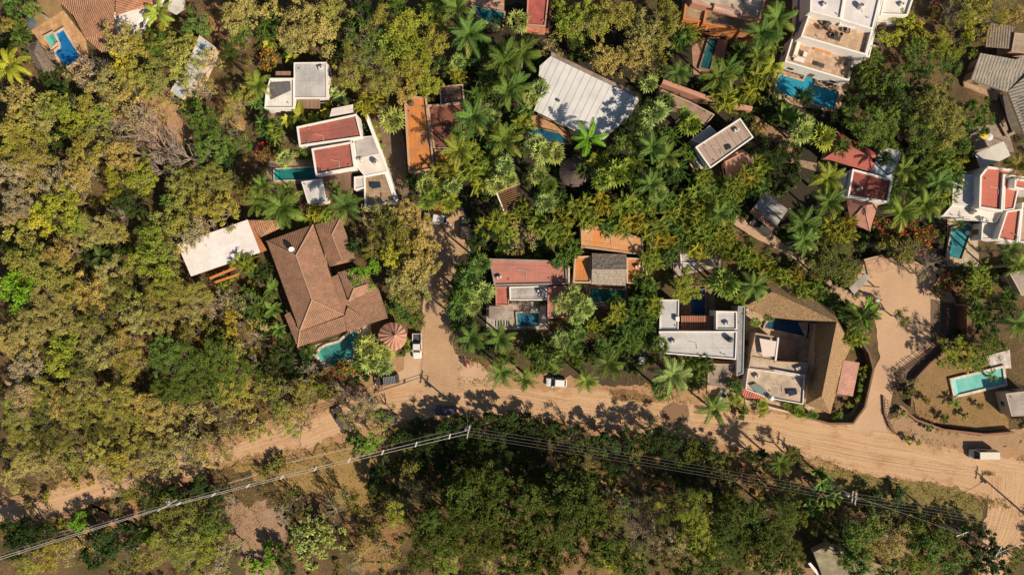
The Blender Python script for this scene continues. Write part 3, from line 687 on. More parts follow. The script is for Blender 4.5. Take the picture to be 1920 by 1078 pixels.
slab('stair', b, [(1498, -10), (1519, -10), (1505, 62), (1490, 60)], 3.4, planks((.27, .24, .22), .35, .4), .2)
slab('railing', b, [(1520, 21), (1577, 36), (1577, 39), (1519, 24)], 7.0, plain((.05, .05, .05)), .08)
flat(b, [(1578, 38), (1603, 45), (1601, 54), (1574, 47)], 6.4, flatroof((.5, .48, .46), .2), WH, .1, .15, base=5.65, opening=False)
pool('wide bright blue pool in front of the large white villa', [(1463, 141), (1507, 153), (1511, 143), (1529, 148), (1527, 160), (1573, 172), (1564, 205), (1507, 189), (1453, 172)], (.02, .28, .44), (.5, .36, .24), .35, wc2=(.03, .36, .50))
for i in range(7):
    st = obj('stepping_stone', G().box((*P(1664 - i * 5.2, 30 + i * 12)[:2], .32), (1.5, .8, .12), -.35), plain((.42, .33, .24), .85))
    tag(st, None, 'stone', 'stepping stones beside the white villa'); AUTO.append((st, 'pale square stepping stone', 1664 - i * 5.2, 30 + i * 12))
# --- grey ribbed roofs at right edge
b = B('ribbed_roof_house', 'grey-brown ribbed roof house with dark courtyard on the right edge', 'house', (1890, 140))
GT = corrugated((.27, .23, .185), .62, .08, .3)
pitched(b, [(1820, 149, 3.2), (1838, 100, 4.6), (1905, 112, 4.6), (1935, 100, 4.6), (1935, 134, 4.0), (1890, 174, 3.2)], [(0, 1, 2, 3, 4, 5)], GT)
pitched(b, [(1890, 172, 3.3), (1938, 130, 4.6), (1960, 250, 4.6), (1920, 252, 3.2)], [(0, 1, 2, 3)], corrugated((.27, .235, .19), .62, .08, .31))
pitched(b, [(1850, 62, 3.6), (1858, 44, 3.6), (1903, 50, 3.8), (1895, 92, 3.9), (1848, 88, 3.6)], [(0, 1, 2, 3, 4)], corrugated((.24, .18, .13), .5, .08, .3))
flat(b, [(1903, 62), (1940, 66), (1940, 104), (1897, 96)], 4.0, flatroof((.33, .25, .18), .5), TAN, .2, .2)
w = [p[:2] for p in PP([(1826, 146), (1842, 106), (1930, 112), (1930, 134), (1890, 168)], 3.3)]; obj('wall', G().prism(w, 0, 3.1), TAN, b); openings(b, w, 0, 3)
slab('terrace', b, [(1806, 152), (1872, 176), (1870, 188), (1808, 162)], .6, tiles((.42, .27, .17), .6), .5)
slab('walkway', b, [(1872, 178), (1888, 180), (1915, 246), (1898, 248)], .35, tiles((.12, .09, .07), .6), .3)
slab('bench', b, [(1874, 232), (1879, 230), (1890, 252), (1902, 246), (1904, 251), (1888, 258)], .75, planks((.36, .26, .18), .3), .2)
# --- red hip roof
b = B('red_hip_house', 'house with shaded red hip roof and two pale blue square roofs', 'house', (1600, 290))
RH = flatroof((.36, .085, .06), .4, (.30, .075, .055))
pitched(b, [(1568, 245, 3.4), (1648, 290, 3.4), (1634, 323, 3.4), (1546, 297, 3.4), (1585, 273, 4.9), (1625, 292, 4.6)], [(0, 1, 5, 4), (1, 2, 5), (2, 3, 4, 5), (3, 0, 4)], RH, caps=[(3, 4), (4, 5), (0, 4)], capc=plain((.40, .12, .09)))
w = inset([p[:2] for p in PP([(1568, 245), (1648, 290), (1634, 323), (1546, 297)], 3.3)], .5); obj('wall', G().prism(w, 0, 3.2), PK, b); openings(b, w, 0, 3.1)
flat(b, [(1651, 274), (1690, 284), (1685, 304), (1646, 293)], 3.8, flatroof((.44, .46, .46), .3), GYW, .12, .15)
flat(b, [(1645, 294), (1686, 306), (1673, 337), (1633, 325)], 3.3, flatroof((.40, .48, .54), .2), GYW, .12, .15)
b = B('dark_red_roof_house', 'white-rimmed house with dark red flat roof below the red hip roof', 'house', (1632, 350))
flat(b, [(1599, 317), (1674, 337), (1666, 380), (1590, 368)], 4.2, flatroof((.22, .05, .035), .5, (.3, .08, .05)), WH, .4, .3)
flat(b, [(1586, 326), (1598, 318), (1590, 366), (1578, 370)], 3.4, flatroof((.5, .46, .42), .3), WH, .15, .2, opening=False)
b = B('pink_hip_pavilion', 'small pinkish hip-roofed pavilion right of tall palms', 'pavilion', (1615, 400))
hip(b, [(1587, 371), (1646, 384), (1631, 434), (1594, 416)], [(1620, 386)], 2.9, 4.2, flatroof((.36, .17, .12), .4), walls=PK, capc=plain((.42, .22, .16)))
# --- white modern house, right edge
b = B('white_modern_house', 'white modern house with coral red roofs on the right edge', 'house', (1870, 370))
CO = flatroof((.46, .13, .08), .25, (.42, .12, .08))
flat(b, [(1788, 326), (1838, 330), (1832, 386), (1786, 382)], 4.0, flatroof((.56, .52, .5), .15), WH, .12, .15)
flat(b, [(1838, 330), (1852, 312), (1932, 322), (1932, 336), (1884, 330), (1880, 397), (1836, 390)], 5.4, CO, WH, .5, .35)
flat(b, [(1884, 333), (1914, 336), (1902, 392), (1882, 395)], 4.6, CO, WH, .25, .2, opening=False)
flat(b, [(1904, 334), (1940, 340), (1940, 366), (1920, 356), (1902, 352)], 6.0, CO, WH, .4, .3, opening=False)
flat(b, [(1786, 384), (1832, 389), (1880, 398), (1868, 418), (1812, 409), (1768, 404)], 3.4, flatroof((.66, .6, .55), .15), WH, .15, .2)
flat(b, [(1888, 396), (1916, 392), (1908, 455), (1871, 448)], 4.2, CO, WH, .35, .25)
flat(b, [(1917, 380), (1940, 380), (1940, 455), (1910, 455)], 4.0, flatroof((.5, .3, .24), .3), WH, .3, .3)
flat(b, [(1842, 418), (1868, 420), (1868, 448), (1840, 450)], 2.8, flatroof((.62, .57, .5), .2), WH, .2, .2)
ac = obj('air_conditioner', G().box(P(1842, 412, 3.85), (.9, .4, .6), .2), plain((.6, .6, .6)), b); obj('fan_grille', G().lathe(P(1842, 412, 4.16), [(.17, 0), (.17, .02)], 12), plain((.1, .1, .1)), ac)
obj('roof_post', G().box(P(1853, 414, 3.9), (.3, .3, .7)), WH, b)
b = B('sail_canopy', 'pale grey tent canopy with folds above the white modern house', 'canopy', (1860, 290))
pitched(b, [(1828, 289, 2.8), (1852, 278, 3.3), (1882, 265, 2.8), (1895, 292, 2.8), (1872, 304, 3.3), (1838, 316, 2.8)], [(0, 1, 4, 5), (1, 2, 3, 4)], plain((.5, .47, .42), .8), .05)
for q in ((1828, 289), (1882, 265), (1895, 292), (1838, 316)): obj('post', G().tube([P(*q, 0), P(*q, 2.78)], .06), plain((.3, .3, .3)), b)
pool('narrow rippled pool with a white float ring, left of the white modern house', [(1786, 428), (1816, 420), (1823, 428), (1803, 486), (1778, 480)], (.02, .15, .17), (.5, .36, .22), .35, wc2=(.05, .28, .30))
fl = obj('float_ring', G().lathe(P(1814, 437, .52), [(.18, .06), (.24, .14), (.34, .17), (.44, .14), (.48, .06), (.44, 0), (.24, 0)], 16), plain((.7, .7, .7), .4)); tag(fl, 'white float ring floating in the narrow rippled pool', 'float')
# --- white canopy house on the left
b = B('white_canopy_building', 'long white canopy roof with terracotta end strip, left of the big tiled house', 'building', (420, 465))
pitched(b, [(332, 458, 4.0), (464, 412, 4.3), (488, 473, 4.3), (358, 518, 4.0)], [(0, 1, 2, 3)], flatroof((.76, .70, .67), .12), .25)
pitched(b, [(466, 413, 4.0), (520, 413, 4.0), (525, 428, 3.4), (488, 445, 3.6)], [(0, 1, 2, 3)], TERRA)
pitched(b, [(466, 414, 4.2), (476, 428, 3.9), (500, 469, 3.9), (490, 473, 4.2)], [(0, 1, 2, 3)], corrugated((.5, .17, .06), .46))
w = inset([p[:2] for p in PP([(334, 477), (348, 440), (468, 416), (484, 470), (362, 514)], 3.5)], 1.0); obj('wall', G().prism(w, 0, 3.6), OR, b); openings(b, w, 0, 3.5)
slab('beam', b, [(392, 520), (440, 500), (442, 504), (394, 524)], 2.6, OR, .3); slab('beam', b, [(400, 528), (448, 512), (449, 516), (402, 532)], 2.4, OR, .3)
# --- the big tiled house
b = B('tiled_mansion', 'big terracotta tiled house with hipped wings above the curved teal pool', 'house', (590, 540))
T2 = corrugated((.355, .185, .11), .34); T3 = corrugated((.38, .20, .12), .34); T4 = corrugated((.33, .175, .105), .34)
capm = plain((.36, .225, .15), .85)
pitched(b, [(618, 500, 3.4), (590, 421, 3.4), (638, 409, 3.4), (668, 488, 3.4), (622, 440, 4.3), (641, 488, 4.3)], [(1, 2, 4), (2, 3, 5, 4), (3, 0, 5), (0, 1, 4, 5)], T4, caps=[(2, 4), (4, 5)], capc=capm)
pitched(b, [(622, 520, 3.5), (632, 514, 3.5), (660, 519, 3.7), (703, 533, 3.3), (711, 545, 3.3), (727, 596, 3.2), (652, 622, 3.5)], [(0, 1, 2, 3, 4, 5, 6)], T4)
pitched(b, [(634, 511, 3.9), (668, 500, 3.9), (708, 540, 3.9), (654, 565, 3.9), (664, 541, 5.0), (688, 533, 5.0)], [(0, 1, 5, 4), (1, 2, 5), (2, 3, 4, 5), (3, 0, 4)], T3, caps=[(3, 4), (4, 5), (0, 4)], capc=capm)
pitched(b, [(533, 590, 3.3), (543, 585, 3.7), (562, 622, 3.7), (646, 592, 3.7), (652, 575, 3.9), (696, 605, 3.2), (558, 651, 3.1)], [(0, 1, 2, 6), (2, 3, 5, 6), (3, 4, 5)], T4, caps=[(2, 6)], capc=capm)
pitched(b, [(500, 452, 4.6), (587, 421, 4.6), (645, 590, 4.6), (562, 621, 4.6), (555, 479, 6.6), (585, 562, 6.6)], [(0, 1, 4), (1, 2, 5, 4), (2, 3, 5), (3, 0, 4, 5)], T2, t=.2, caps=[(0, 4), (1, 4), (2, 5), (3, 5), (4, 5)], capc=capm)
obj('wall', G().prism(inset([p[:2] for p in PP([(502, 453), (587, 424), (642, 588), (562, 618)], 4.5)], .6), 0, 4.35), CR, b)
for pl in ([(592, 424), (636, 412), (664, 486), (618, 496)], [(630, 520), (660, 522), (706, 545), (722, 592), (655, 616)], [(545, 592), (640, 590), (688, 600), (562, 644)]):
    w = inset([p[:2] for p in PP(pl, 3.3)], .6); obj('wall', G().prism(w, 0, 3.05), CR, b); openings(b, w, 0, 3.0)
sdish = B('satellite_dish', 'white satellite dish on the big terracotta tiled roof', 'dish', (548, 467, 5.9))
obj('reflector', G().lathe((0, 0, 0), [(.02, -.02), (.3, .02), (.5, .1), (.55, .16), (.5, .13), (.3, .05), (.02, .0)], 16), plain((.6, .58, .55)), None)
d_ = bpy.data.objects['reflector']; d_.parent = sdish; d_.location = (0, 0, .5); d_.rotation_euler = (.6, .5, 0)
obj('mast', G().tube([P(548, 467, 5.3), Vector(P(548, 467, 5.9)) + Vector((0, 0, .5))], .05), plain((.3, .3, .3)), sdish)
sdish.location = P(548, 467, 5.9)
pool('curved teal pool beside the big terracotta tiled house', [(595, 664), (601, 655), (612, 649), (637, 642), (650, 630), (662, 622), (673, 628), (672, 642), (662, 652), (661, 672), (625, 684), (603, 678)], (.05, .23, .20), (.58, .48, .36), .5, wc2=(.12, .33, .28))
b = B('round_gazebo', 'round gazebo with terracotta tiles fanning from its peak', 'gazebo', (741, 629))
g = G(); vs = [P(741, 629, 4.3)]; k = 32
c0 = Vector(P(741, 629, 0))
for i in range(k):
    t = 2 * math.pi * i / k; rr = 2.85 if i % 2 else 2.75; z = 3.02 if i % 2 else 2.8; vs.append((c0.x + rr * math.cos(t), c0.y + rr * math.sin(t), z))
vs += [(v[0], v[1], v[2] - .12) for v in vs]
n_ = k + 1
g.add(vs, [(0, i + 1, (i + 1) % k + 1) for i in range(k)] + [(n_, (i + 1) % k + 1 + n_, i + 1 + n_) for i in range(k)] + [(i + 1, i + 1 + n_, (i + 1) % k + 1 + n_, (i + 1) % k + 1) for i in range(k)])
obj('roof', g, dirt((.50, .27, .19), (.36, .17, .11), .8), b, uv=False)
obj('finial', G().lathe(P(741, 629, 4.25), [(.3, 0), (.28, .15), (.05, .3)], 10), TERRAC, b)
for a in range(6): obj('post', G().tube([c0 + Vector((2.2 * math.cos(a), 2.2 * math.sin(a), 0)), c0 + Vector((2.2 * math.cos(a), 2.2 * math.sin(a), 2.9))], .12), CR, b)
# --- pink roofed house, centre
b = B('pink_roof_house', 'house with faded pink flat roof and small blue pool court, centre', 'house', (990, 510))
PR = flatroof((.44, .17, .12), .55, (.34, .15, .12))
flat(b, [(917, 485), (1062, 489), (1064, 533), (927, 536)], 4.0, PR, flatroof((.3, .26, .24)), .3, .3)
flat(b, [(955, 538), (1025, 536), (1025, 563), (956, 563)], 3.4, flatroof((.42, .39, .36), .7), WH, .2, .2)
flat(b, [(929, 538), (954, 538), (954, 573), (930, 572)], 3.0, flatroof((.42, .13, .1), .4), PK, .2, .15)
flat(b, [(1027, 537), (1064, 536), (1064, 594), (1027, 597)], 3.0, PR, PK, .2, .2)
slab('deck', b, [(917, 574), (962, 574), (962, 599), (917, 599)], 2.7, flatroof((.4, .33, .28), 1.0, (.22, .17, .14)), .15)
slab('pergola', b, [(926, 600), (952, 600), (952, 612), (926, 612)], 2.6, planks((.5, .46, .42), .55, .55, .05), .1)
obj('post', G().box(P(920, 598, 1.3), (.2, .2, 2.5)), WH, b); obj('post', G().box(P(960, 598, 1.3), (.2, .2, 2.5)), WH, b)
slab('steps', b, [(995, 566), (1010, 566), (1010, 583), (995, 583)], .5, planks((.35, .33, .33), .5, .3, .6), .45)
slab('terrace', b, [(1012, 566), (1024, 566), (1024, 616), (1012, 616)], .4, tiles((.5, .4, .32), .6), .35)
pool('small dark blue pool in the pink-roofed house court', [(969, 587), (1010, 586), (1010, 611), (971, 612)], (.012, .08, .14), (.45, .36, .28), .25, wc2=(.03, .14, .2))
# --- orange and thatched house
b = B('orange_thatched_house', 'orange house with grey thatched middle roof above the green pool', 'house', (1150, 480))
flat(b, [(1089, 418), (1158, 431), (1206, 448), (1206, 478), (1090, 463)], 4.2, flatroof((.58, .22, .06), .5, (.50, .30, .15)), TAN, .2, .25)
flat(b, [(1077, 481), (1108, 480), (1108, 531), (1075, 530)], 3.2, ORR, CR, .3, .25)
flat(b, [(1175, 483), (1207, 485), (1206, 532), (1175, 531)], 3.2, ORR, CR, .3, .25)
pitched(b, [(1110, 475, 3.6), (1175, 477, 3.6), (1175, 505, 5.0), (1110, 505, 5.0), (1173, 536, 3.4), (1109, 533, 3.4)], [(0, 1, 2, 3), (3, 2, 4, 5)], shaggy((.37, .31, .25)), .4)
obj('wall', G().prism([p[:2] for p in PP([(1113, 479), (1172, 481), (1171, 528), (1113, 528)], 3.3)], 0, 3.2), OR, b)
pool('dark green pool below the grey thatched roof', [(1107, 541), (1172, 544), (1171, 567), (1107, 565)], (.004, .09, .065), (.36, .26, .17), .25, wc2=(.015, .16, .11))
wall_thing('thin tan wall right of the orange thatched house', [(1209, 470), (1208, 530), (1207, 600)], 2.2, .25, CR)
wall_thing('short tan wall between the pink and orange houses', [(1064, 500), (1064, 545)], 3.2, .3, CR)
wall_thing('short orange wall beside the shaded lane', [(901, 445), (900, 470)], 2.5, .3, OR)
# --- modern grey house
b = B('grey_modern_house', 'grey modern flat-roofed house with red slatted pergola', 'house', (1310, 630))
GF = flatroof((.48, .46, .45), .3, (.40, .385, .37))
flat(b, [(1236, 621), (1382, 621), (1380, 674), (1238, 662)], 4.8, GF, WH, .3, .2)
flat(b, [(1237, 562), (1273, 562), (1272, 618), (1237, 618)], 4.4, flatroof((.46, .45, .44), .2), WH, .25, .15)
flat(b, [(1343, 583), (1382, 584), (1382, 618), (1343, 618)], 4.4, GF, WH, .3, .2)
flat(b, [(1384, 574), (1397, 574), (1394, 700), (1381, 705)], 4.0, flatroof((.26, .26, .27), .4), GYW, .2, .2, opening=False)
slab('pergola', b, [(1277, 592), (1340, 592), (1341, 618), (1277, 618)], 3.2, planks((.45, .17, .09), .34, .42, .08), .12)
flat(b, [(1328, 682), (1377, 683), (1365, 728), (1327, 722)], 3.0, flatroof((.30, .23, .18), .5), TAN, .12, .15)
obj('tank', G().box(P(1270, 598, 4.9), (.7, .9, .5)), WH, b)
pool('deep blue pool above the red slatted pergola', [(1296, 548), (1322, 542), (1323, 590), (1296, 590)], (.005, .04, .10), (.22, .14, .09), .2, wc2=(.008, .06, .14))
b = B('arched_roof_house', 'pale house with an arched doorway half hidden under palms', 'house', (1310, 480))
flat(b, [(1275, 468), (1299, 466), (1299, 494), (1277, 494)], 3.0, flatroof((.46, .42, .42), .3), WH, .2, .2)
flat(b, [(1300, 462), (1333, 464), (1333, 492), (1300, 492)], 3.2, flatroof((.5, .4, .3), .4), CR, .15, .2)
flat(b, [(1334, 466), (1352, 470), (1353, 480), (1346, 502), (1334, 498)], 2.8, flatroof((.36, .27, .2), .4), CR, .15, .2)
obj('arch', G().tube([P(1275 + 7 * (1 - math.cos(a)), 469 - 5 * math.sin(a), 3.3) for a in [i * math.pi / 8 for i in range(9)]], .22), WH, b)
# --- thatched villa
b = B('thatched_villa', 'villa under a long L-shaped golden thatched roof beside the deep blue pool', 'villa', (1520, 640))
TH = thatch((.41, .26, .13)); 
pitched(b, [(1430, 520, 3.3), (1505, 545, 3.3), (1562, 582, 3.3), (1598, 648, 3.0), (1583, 676, 3.0), (1567, 738, 3.0), (1557, 776, 3.0), (1512, 758, 2.8), (1526, 676, 2.8), (1532, 604, 2.8), (1434, 594, 2.9), (1397, 574, 2.9), (1448, 547, 6.4), (1569, 603, 7.8), (1541, 742, 7.8)],
        [(0, 1, 2, 13, 12), (2, 3, 4, 13), (4, 5, 14, 13), (5, 6, 14), (6, 7, 14), (7, 8, 14), (8, 9, 13, 14), (9, 10, 12, 13), (10, 11, 12), (11, 0, 12)], TH, .4)
for pl in ([(1470, 560), (1545, 596), (1530, 604), (1440, 592)], [(1534, 606), (1556, 600), (1585, 650), (1552, 760), (1515, 752), (1522, 690)]):
    w = inset([p[:2] for p in PP(pl, 3)], .2); obj('wall', G().prism(w, 0, 3.0), CR, b)
pitched(b, [(1582, 675, 3.3), (1612, 680, 2.7), (1599, 743, 2.7), (1569, 738, 3.3)], [(0, 1, 2, 3)], corrugated((.46, .23, .17), .4, .05, .35))
pool('long deep blue pool inside the thatched villa courtyard', [(1436, 608), (1450, 594), (1516, 605), (1513, 631), (1434, 614)], (.004, .035, .10), (.46, .32, .2), .3, wc2=(.006, .05, .13))
b = B('terrace_building', 'tan rooftop terrace building with dividing walls left of the golden thatch', 'building', (1455, 700))
TT = flatroof((.50, .38, .28), .55)
flat(b, [(1417, 624), (1458, 632), (1452, 676), (1407, 668)], 4.0, TT, TAN, .25, .12)
flat(b, [(1408, 669), (1452, 677), (1516, 681), (1509, 706), (1452, 695), (1404, 690)], 4.0, TT, TAN, .3, .12)
flat(b, [(1403, 691), (1452, 697), (1509, 707), (1506, 758), (1440, 746), (1398, 730)], 4.0, TT, WH, .35, .14)
slab('awning', b, [(1424, 634), (1456, 640), (1452, 668), (1430, 668)], 4.9, plain((.60, .5, .44), .8), .04)
for q in ((1424, 634), (1456, 640), (1452, 668), (1430, 668)): obj('post', G().tube([P(*q, 4.0), P(*q, 4.86)], .05), plain((.3, .3, .3)), b)
slab('partition', b, [(1458, 633), (1461, 633), (1456, 676), (1453, 676)], 4.7, WH, .65)
slab('partition', b, [(1451, 693), (1512, 704), (1512, 706), (1451, 695)], 4.8, WH, .7)
slab('lower_court', b, [(1460, 634), (1494, 638), (1490, 678), (1458, 672)], 1.2, tiles((.3, .19, .12), .6), 1.1)
slab('bath', b, [(1496, 604), (1530, 606), (1526, 634), (1512, 634)], .55, tiles((.5, .35, .24), .6), .4)
pitched(b, [(1392, 728, 2.8), (1438, 741, 2.8), (1434, 748, 2.3), (1397, 746, 2.3), (1390, 738, 2.4)], [(0, 1, 2, 3, 4)], corrugated((.42, .12, .08), .45))
slab('tub', b, [(1406, 722), (1418, 718), (1437, 731), (1434, 740), (1420, 737)], 4.45, plain((.12, .16, .15)), .3)
obj('doormat', G().lathe(P(1450, 757, .06), [(1.5, 0), (1.5, .02)], 18), plain((.35, .06, .04)), b)
# --- carport by the lane
b = B('carport', 'weathered grey sheet-roofed carport above the dark car by the footpath', 'carport', (1445, 390))
pitched(b, [(1434, 362, 3.6), (1478, 393, 3.6), (1456, 424, 2.9), (1413, 388, 2.9)], [(0, 1, 2, 3)], flatroof((.22, .2, .19), .9, (.36, .33, .3)), .1)
pitched(b, [(1412, 390, 3.1), (1455, 425, 3.1), (1447, 432, 2.7), (1406, 398, 2.7)], [(0, 1, 2, 3)], corrugated((.4, .2, .12), .4))
for q in ((1434, 362), (1476, 393), (1448, 430), (1408, 397)): obj('post', G().box(P(*q, 1.3), (.15, .15, 2.5)), CR, b)
b = B('slatted_pergola', 'dark brown slatted pergola under palms above the shaded lane', 'pergola', (955, 375))
for i in range(12):
    t = i / 11; obj('slat', G().beam(P(931 + 14 * t, 362 + 38 * t, 2.8), P(975 + 2 * t, 345 + 46 * t, 2.8), .14, .1), plain((.25, .13, .06)), b)
obj('beam', G().beam(P(931, 361, 2.9), P(947, 402, 2.9), .25, .3), WH, b); obj('beam', G().beam(P(931, 361, 2.9), P(976, 345, 2.9), .25, .3), PK, b)
for q in ((931, 362), (946, 400), (974, 347)): obj('post', G().box(P(*q, 1.35), (.15, .15, 2.7)), WH, b)
for nm_, it in (('grey_modern_house', [('ac', 1262, 640, 4.85), ('tank', 1367, 636, 4.85), ('pipe', 1290, 640, 4.85), ('ac', 1362, 606, 4.45)]), ('white_red_house', [('ac', 676, 300, 3.45), ('tank', 706, 306, 3.45), ('pipe', 620, 300, 4.43), ('pipe', 590, 252, 4.43), ('heater', 705, 348, 2.95)]),
    ('grey_flat_house', [('ac', 603, 128, 3.45), ('pipe', 565, 140, 3.45)]), ('pink_roof_house', [('tank', 1045, 500, 4.05), ('ac', 936, 520, 4.05), ('pipe', 970, 505, 4.05), ('ac', 1012, 545, 3.45)]), ('orange_roof_house', [('tank', 771, 195, 3.65), ('pipe', 780, 250, 3.65), ('ac', 850, 300, 2.95)]),
    ('terrace_building', [('ac', 1418, 705, 4.05), ('ac', 1495, 690, 4.05), ('pipe', 1450, 720, 4.05), ('heater', 1485, 735, 4.05)]), ('white_modern_house', [('pipe', 1855, 350, 5.45), ('tank', 1822, 398, 3.45), ('ac', 1800, 340, 4.05)]), ('white_villa', [('ac', 1545, 10, 7.85), ('tank', 1612, 15, 7.25), ('ac', 1690, 10, 5.05), ('pipe', 1600, 10, 7.25)]),
    ('tan_angled_house', [('ac', 1380, 245, 5.25), ('pipe', 1335, 275, 5.25)]), ('orange_thatched_house', [('ac', 1100, 430, 4.25), ('pipe', 1130, 445, 4.25), ('ac', 1195, 500, 3.25)]), ('orange_trim_house', [('tank', 1400, 5, 6.05), ('ac', 1320, -2, 6.05), ('pipe', 1300, 20, 4.05)]), ('dark_red_roof_house', [('ac', 1610, 355, 4.25)]), ('arched_roof_house', [('tank', 1316, 472, 3.25)])):
    rooftop(bpy.data.objects[nm_], it)
# --- buildings bottom right
b = B('grey_roof_hut', 'small hut with grey sheet roof on the right edge beside the pale pool', 'hut', (1905, 755))
flat(b, [(1886, 738), (1935, 732), (1938, 778), (1897, 780)], 3.0, flatroof((.36, .31, .27), .4), CR, .06, .1)
slab('porch', b, [(1878, 742), (1886, 740), (1896, 770), (1886, 774)], .5, tiles((.5, .42, .36), .5), .4)
b = B('olive_roof_shed', 'shed with faded olive sheet roof at the bottom edge', 'shed', (1570, 1050))
pitched(b, [(1525, 1035, 3.2), (1563, 1018, 3.2), (1596, 1040, 2.8), (1680, 1068, 2.8), (1700, 1100, 2.8), (1550, 1100, 3.0)], [(0, 1, 2, 3, 4, 5)], flatroof((.30, .26, .15), .8), .12)
w = inset([p[:2] for p in PP([(1528, 1036), (1563, 1021), (1596, 1044), (1670, 1070), (1680, 1098), (1555, 1098)], 2.9)], .3); obj('wall', G().prism(w, 0, 2.7), CR, b)
slab('beam', b, [(1515, 1056), (1520, 1054), (1540, 1078), (1534, 1080)], 2.4, WH, .2)
pool('pale turquoise rectangular pool on the island lawn', [(1786, 713), (1880, 690), (1884, 719), (1792, 741)], (.20, .52, .44), (.66, .55, .45), .5, wc2=(.30, .62, .52))
b = B('right_edge_house', 'small house with grey roof and cream wall on the right edge', 'house', (1905, 530)); b.name = 'grey_porch_house'
flat(b, [(1893, 512), (1940, 505), (1945, 555), (1915, 552)], 3.2, flatroof((.36, .3, .25), .4), CR, .1, .15)
slab('porch', b, [(1882, 518), (1893, 514), (1914, 552), (1902, 548)], 2.2, flatroof((.6, .45, .28), .2), .15)
b = B('gate_shelter', 'small grey sheet-roofed gate shelter at the plaza mouth', 'shelter', (1610, 530))
pitched(b, [(1592, 540, 2.8), (1622, 512, 2.8), (1632, 520, 2.5), (1602, 552, 2.5)], [(0, 1, 2, 3)], flatroof((.3, .27, .24), .5), .1)
for q in ((1593, 540), (1622, 513), (1630, 520), (1602, 550)): obj('post', G().box(P(*q, 1.25), (.12, .12, 2.4)), bark(), b)
b = B('entrance_ramp', 'sloping paved forecourt slab behind a low gate wall at the plaza top', 'ramp', (1650, 500))
slab('paving', b, [(1622, 490), (1658, 481), (1672, 505), (1628, 520)], .3, tiles((.46, .28, .17), 1.2), .25)
slab('wall', b, [(1620, 486), (1656, 477), (1657, 480), (1621, 490)], 1.6, TAN, 1.55)
wall_thing('dark low wall around the island lawn', [(1703, 760), (1704, 735), (1712, 708), (1738, 680), (1770, 655), (1800, 645)], 1.1, .3, BRN)
wall_thing('reddish curved retaining wall below the island lawn', [(1690, 768), (1712, 785), (1762, 803), (1840, 812), (1893, 808)], 1.2, .3, stucco((.26, .12, .07)))
wall_thing('tall dark wall right of the sandy plaza', [(1798, 560), (1796, 600), (1797, 655)], 3.2, .8, dirt((.2, .1, .05), (.12, .06, .03), .6), None)
wall_thing('curved wall along the right side of the thatched villa', [(1545, 560), (1590, 615), (1620, 660), (1628, 690), (1612, 760), (1590, 790), (1545, 790), (1480, 772)], 1.9, .3, dirt((.2, .13, .08), (.1, .07, .04), .5))
wall_thing('low garden wall between the tan driveway and main road', [(1400, 748), (1440, 762), (1480, 772)], 1.0, .3, CR)
wall_thing('low pink kerb wall below the corner court', [(1655, 742), (1657, 775), (1668, 800)], .35, .3, stucco((.3, .17, .11)))
# ------------------------------------------------------------------ vehicles
RUB = plain((.02, .02, .02), .9); CHR = plain((.55, .55, .55), .25, 1.0)
def loft(g, secs, n=None):
    """secs: (x, halfwidth, z0, z1, round) rounded box cross sections"""
    rings = []
    for x, w, z0, z1 in secs:
        c = min(.18, (z1 - z0) * .35, w * .3)
        rings.append([(x, -w + c * .4, z0), (x, w - c * .4, z0), (x, w, z0 + c), (x, w, z1 - c), (x, w - c * 1.1, z1), (x, -w + c * 1.1, z1), (x, -w, z1 - c), (x, -w, z0 + c)])
    vs = [p for r in rings for p in r]; m = 8; fs = []
    for i in range(len(rings) - 1):
        for k in range(m): fs.append((i * m + k, i * m + (k + 1) % m, (i + 1) * m + (k + 1) % m, (i + 1) * m + k))
    fs += [tuple(range(m - 1, -1, -1)), tuple((len(rings) - 1) * m + k for k in range(m))]
    return g.add(vs, fs)
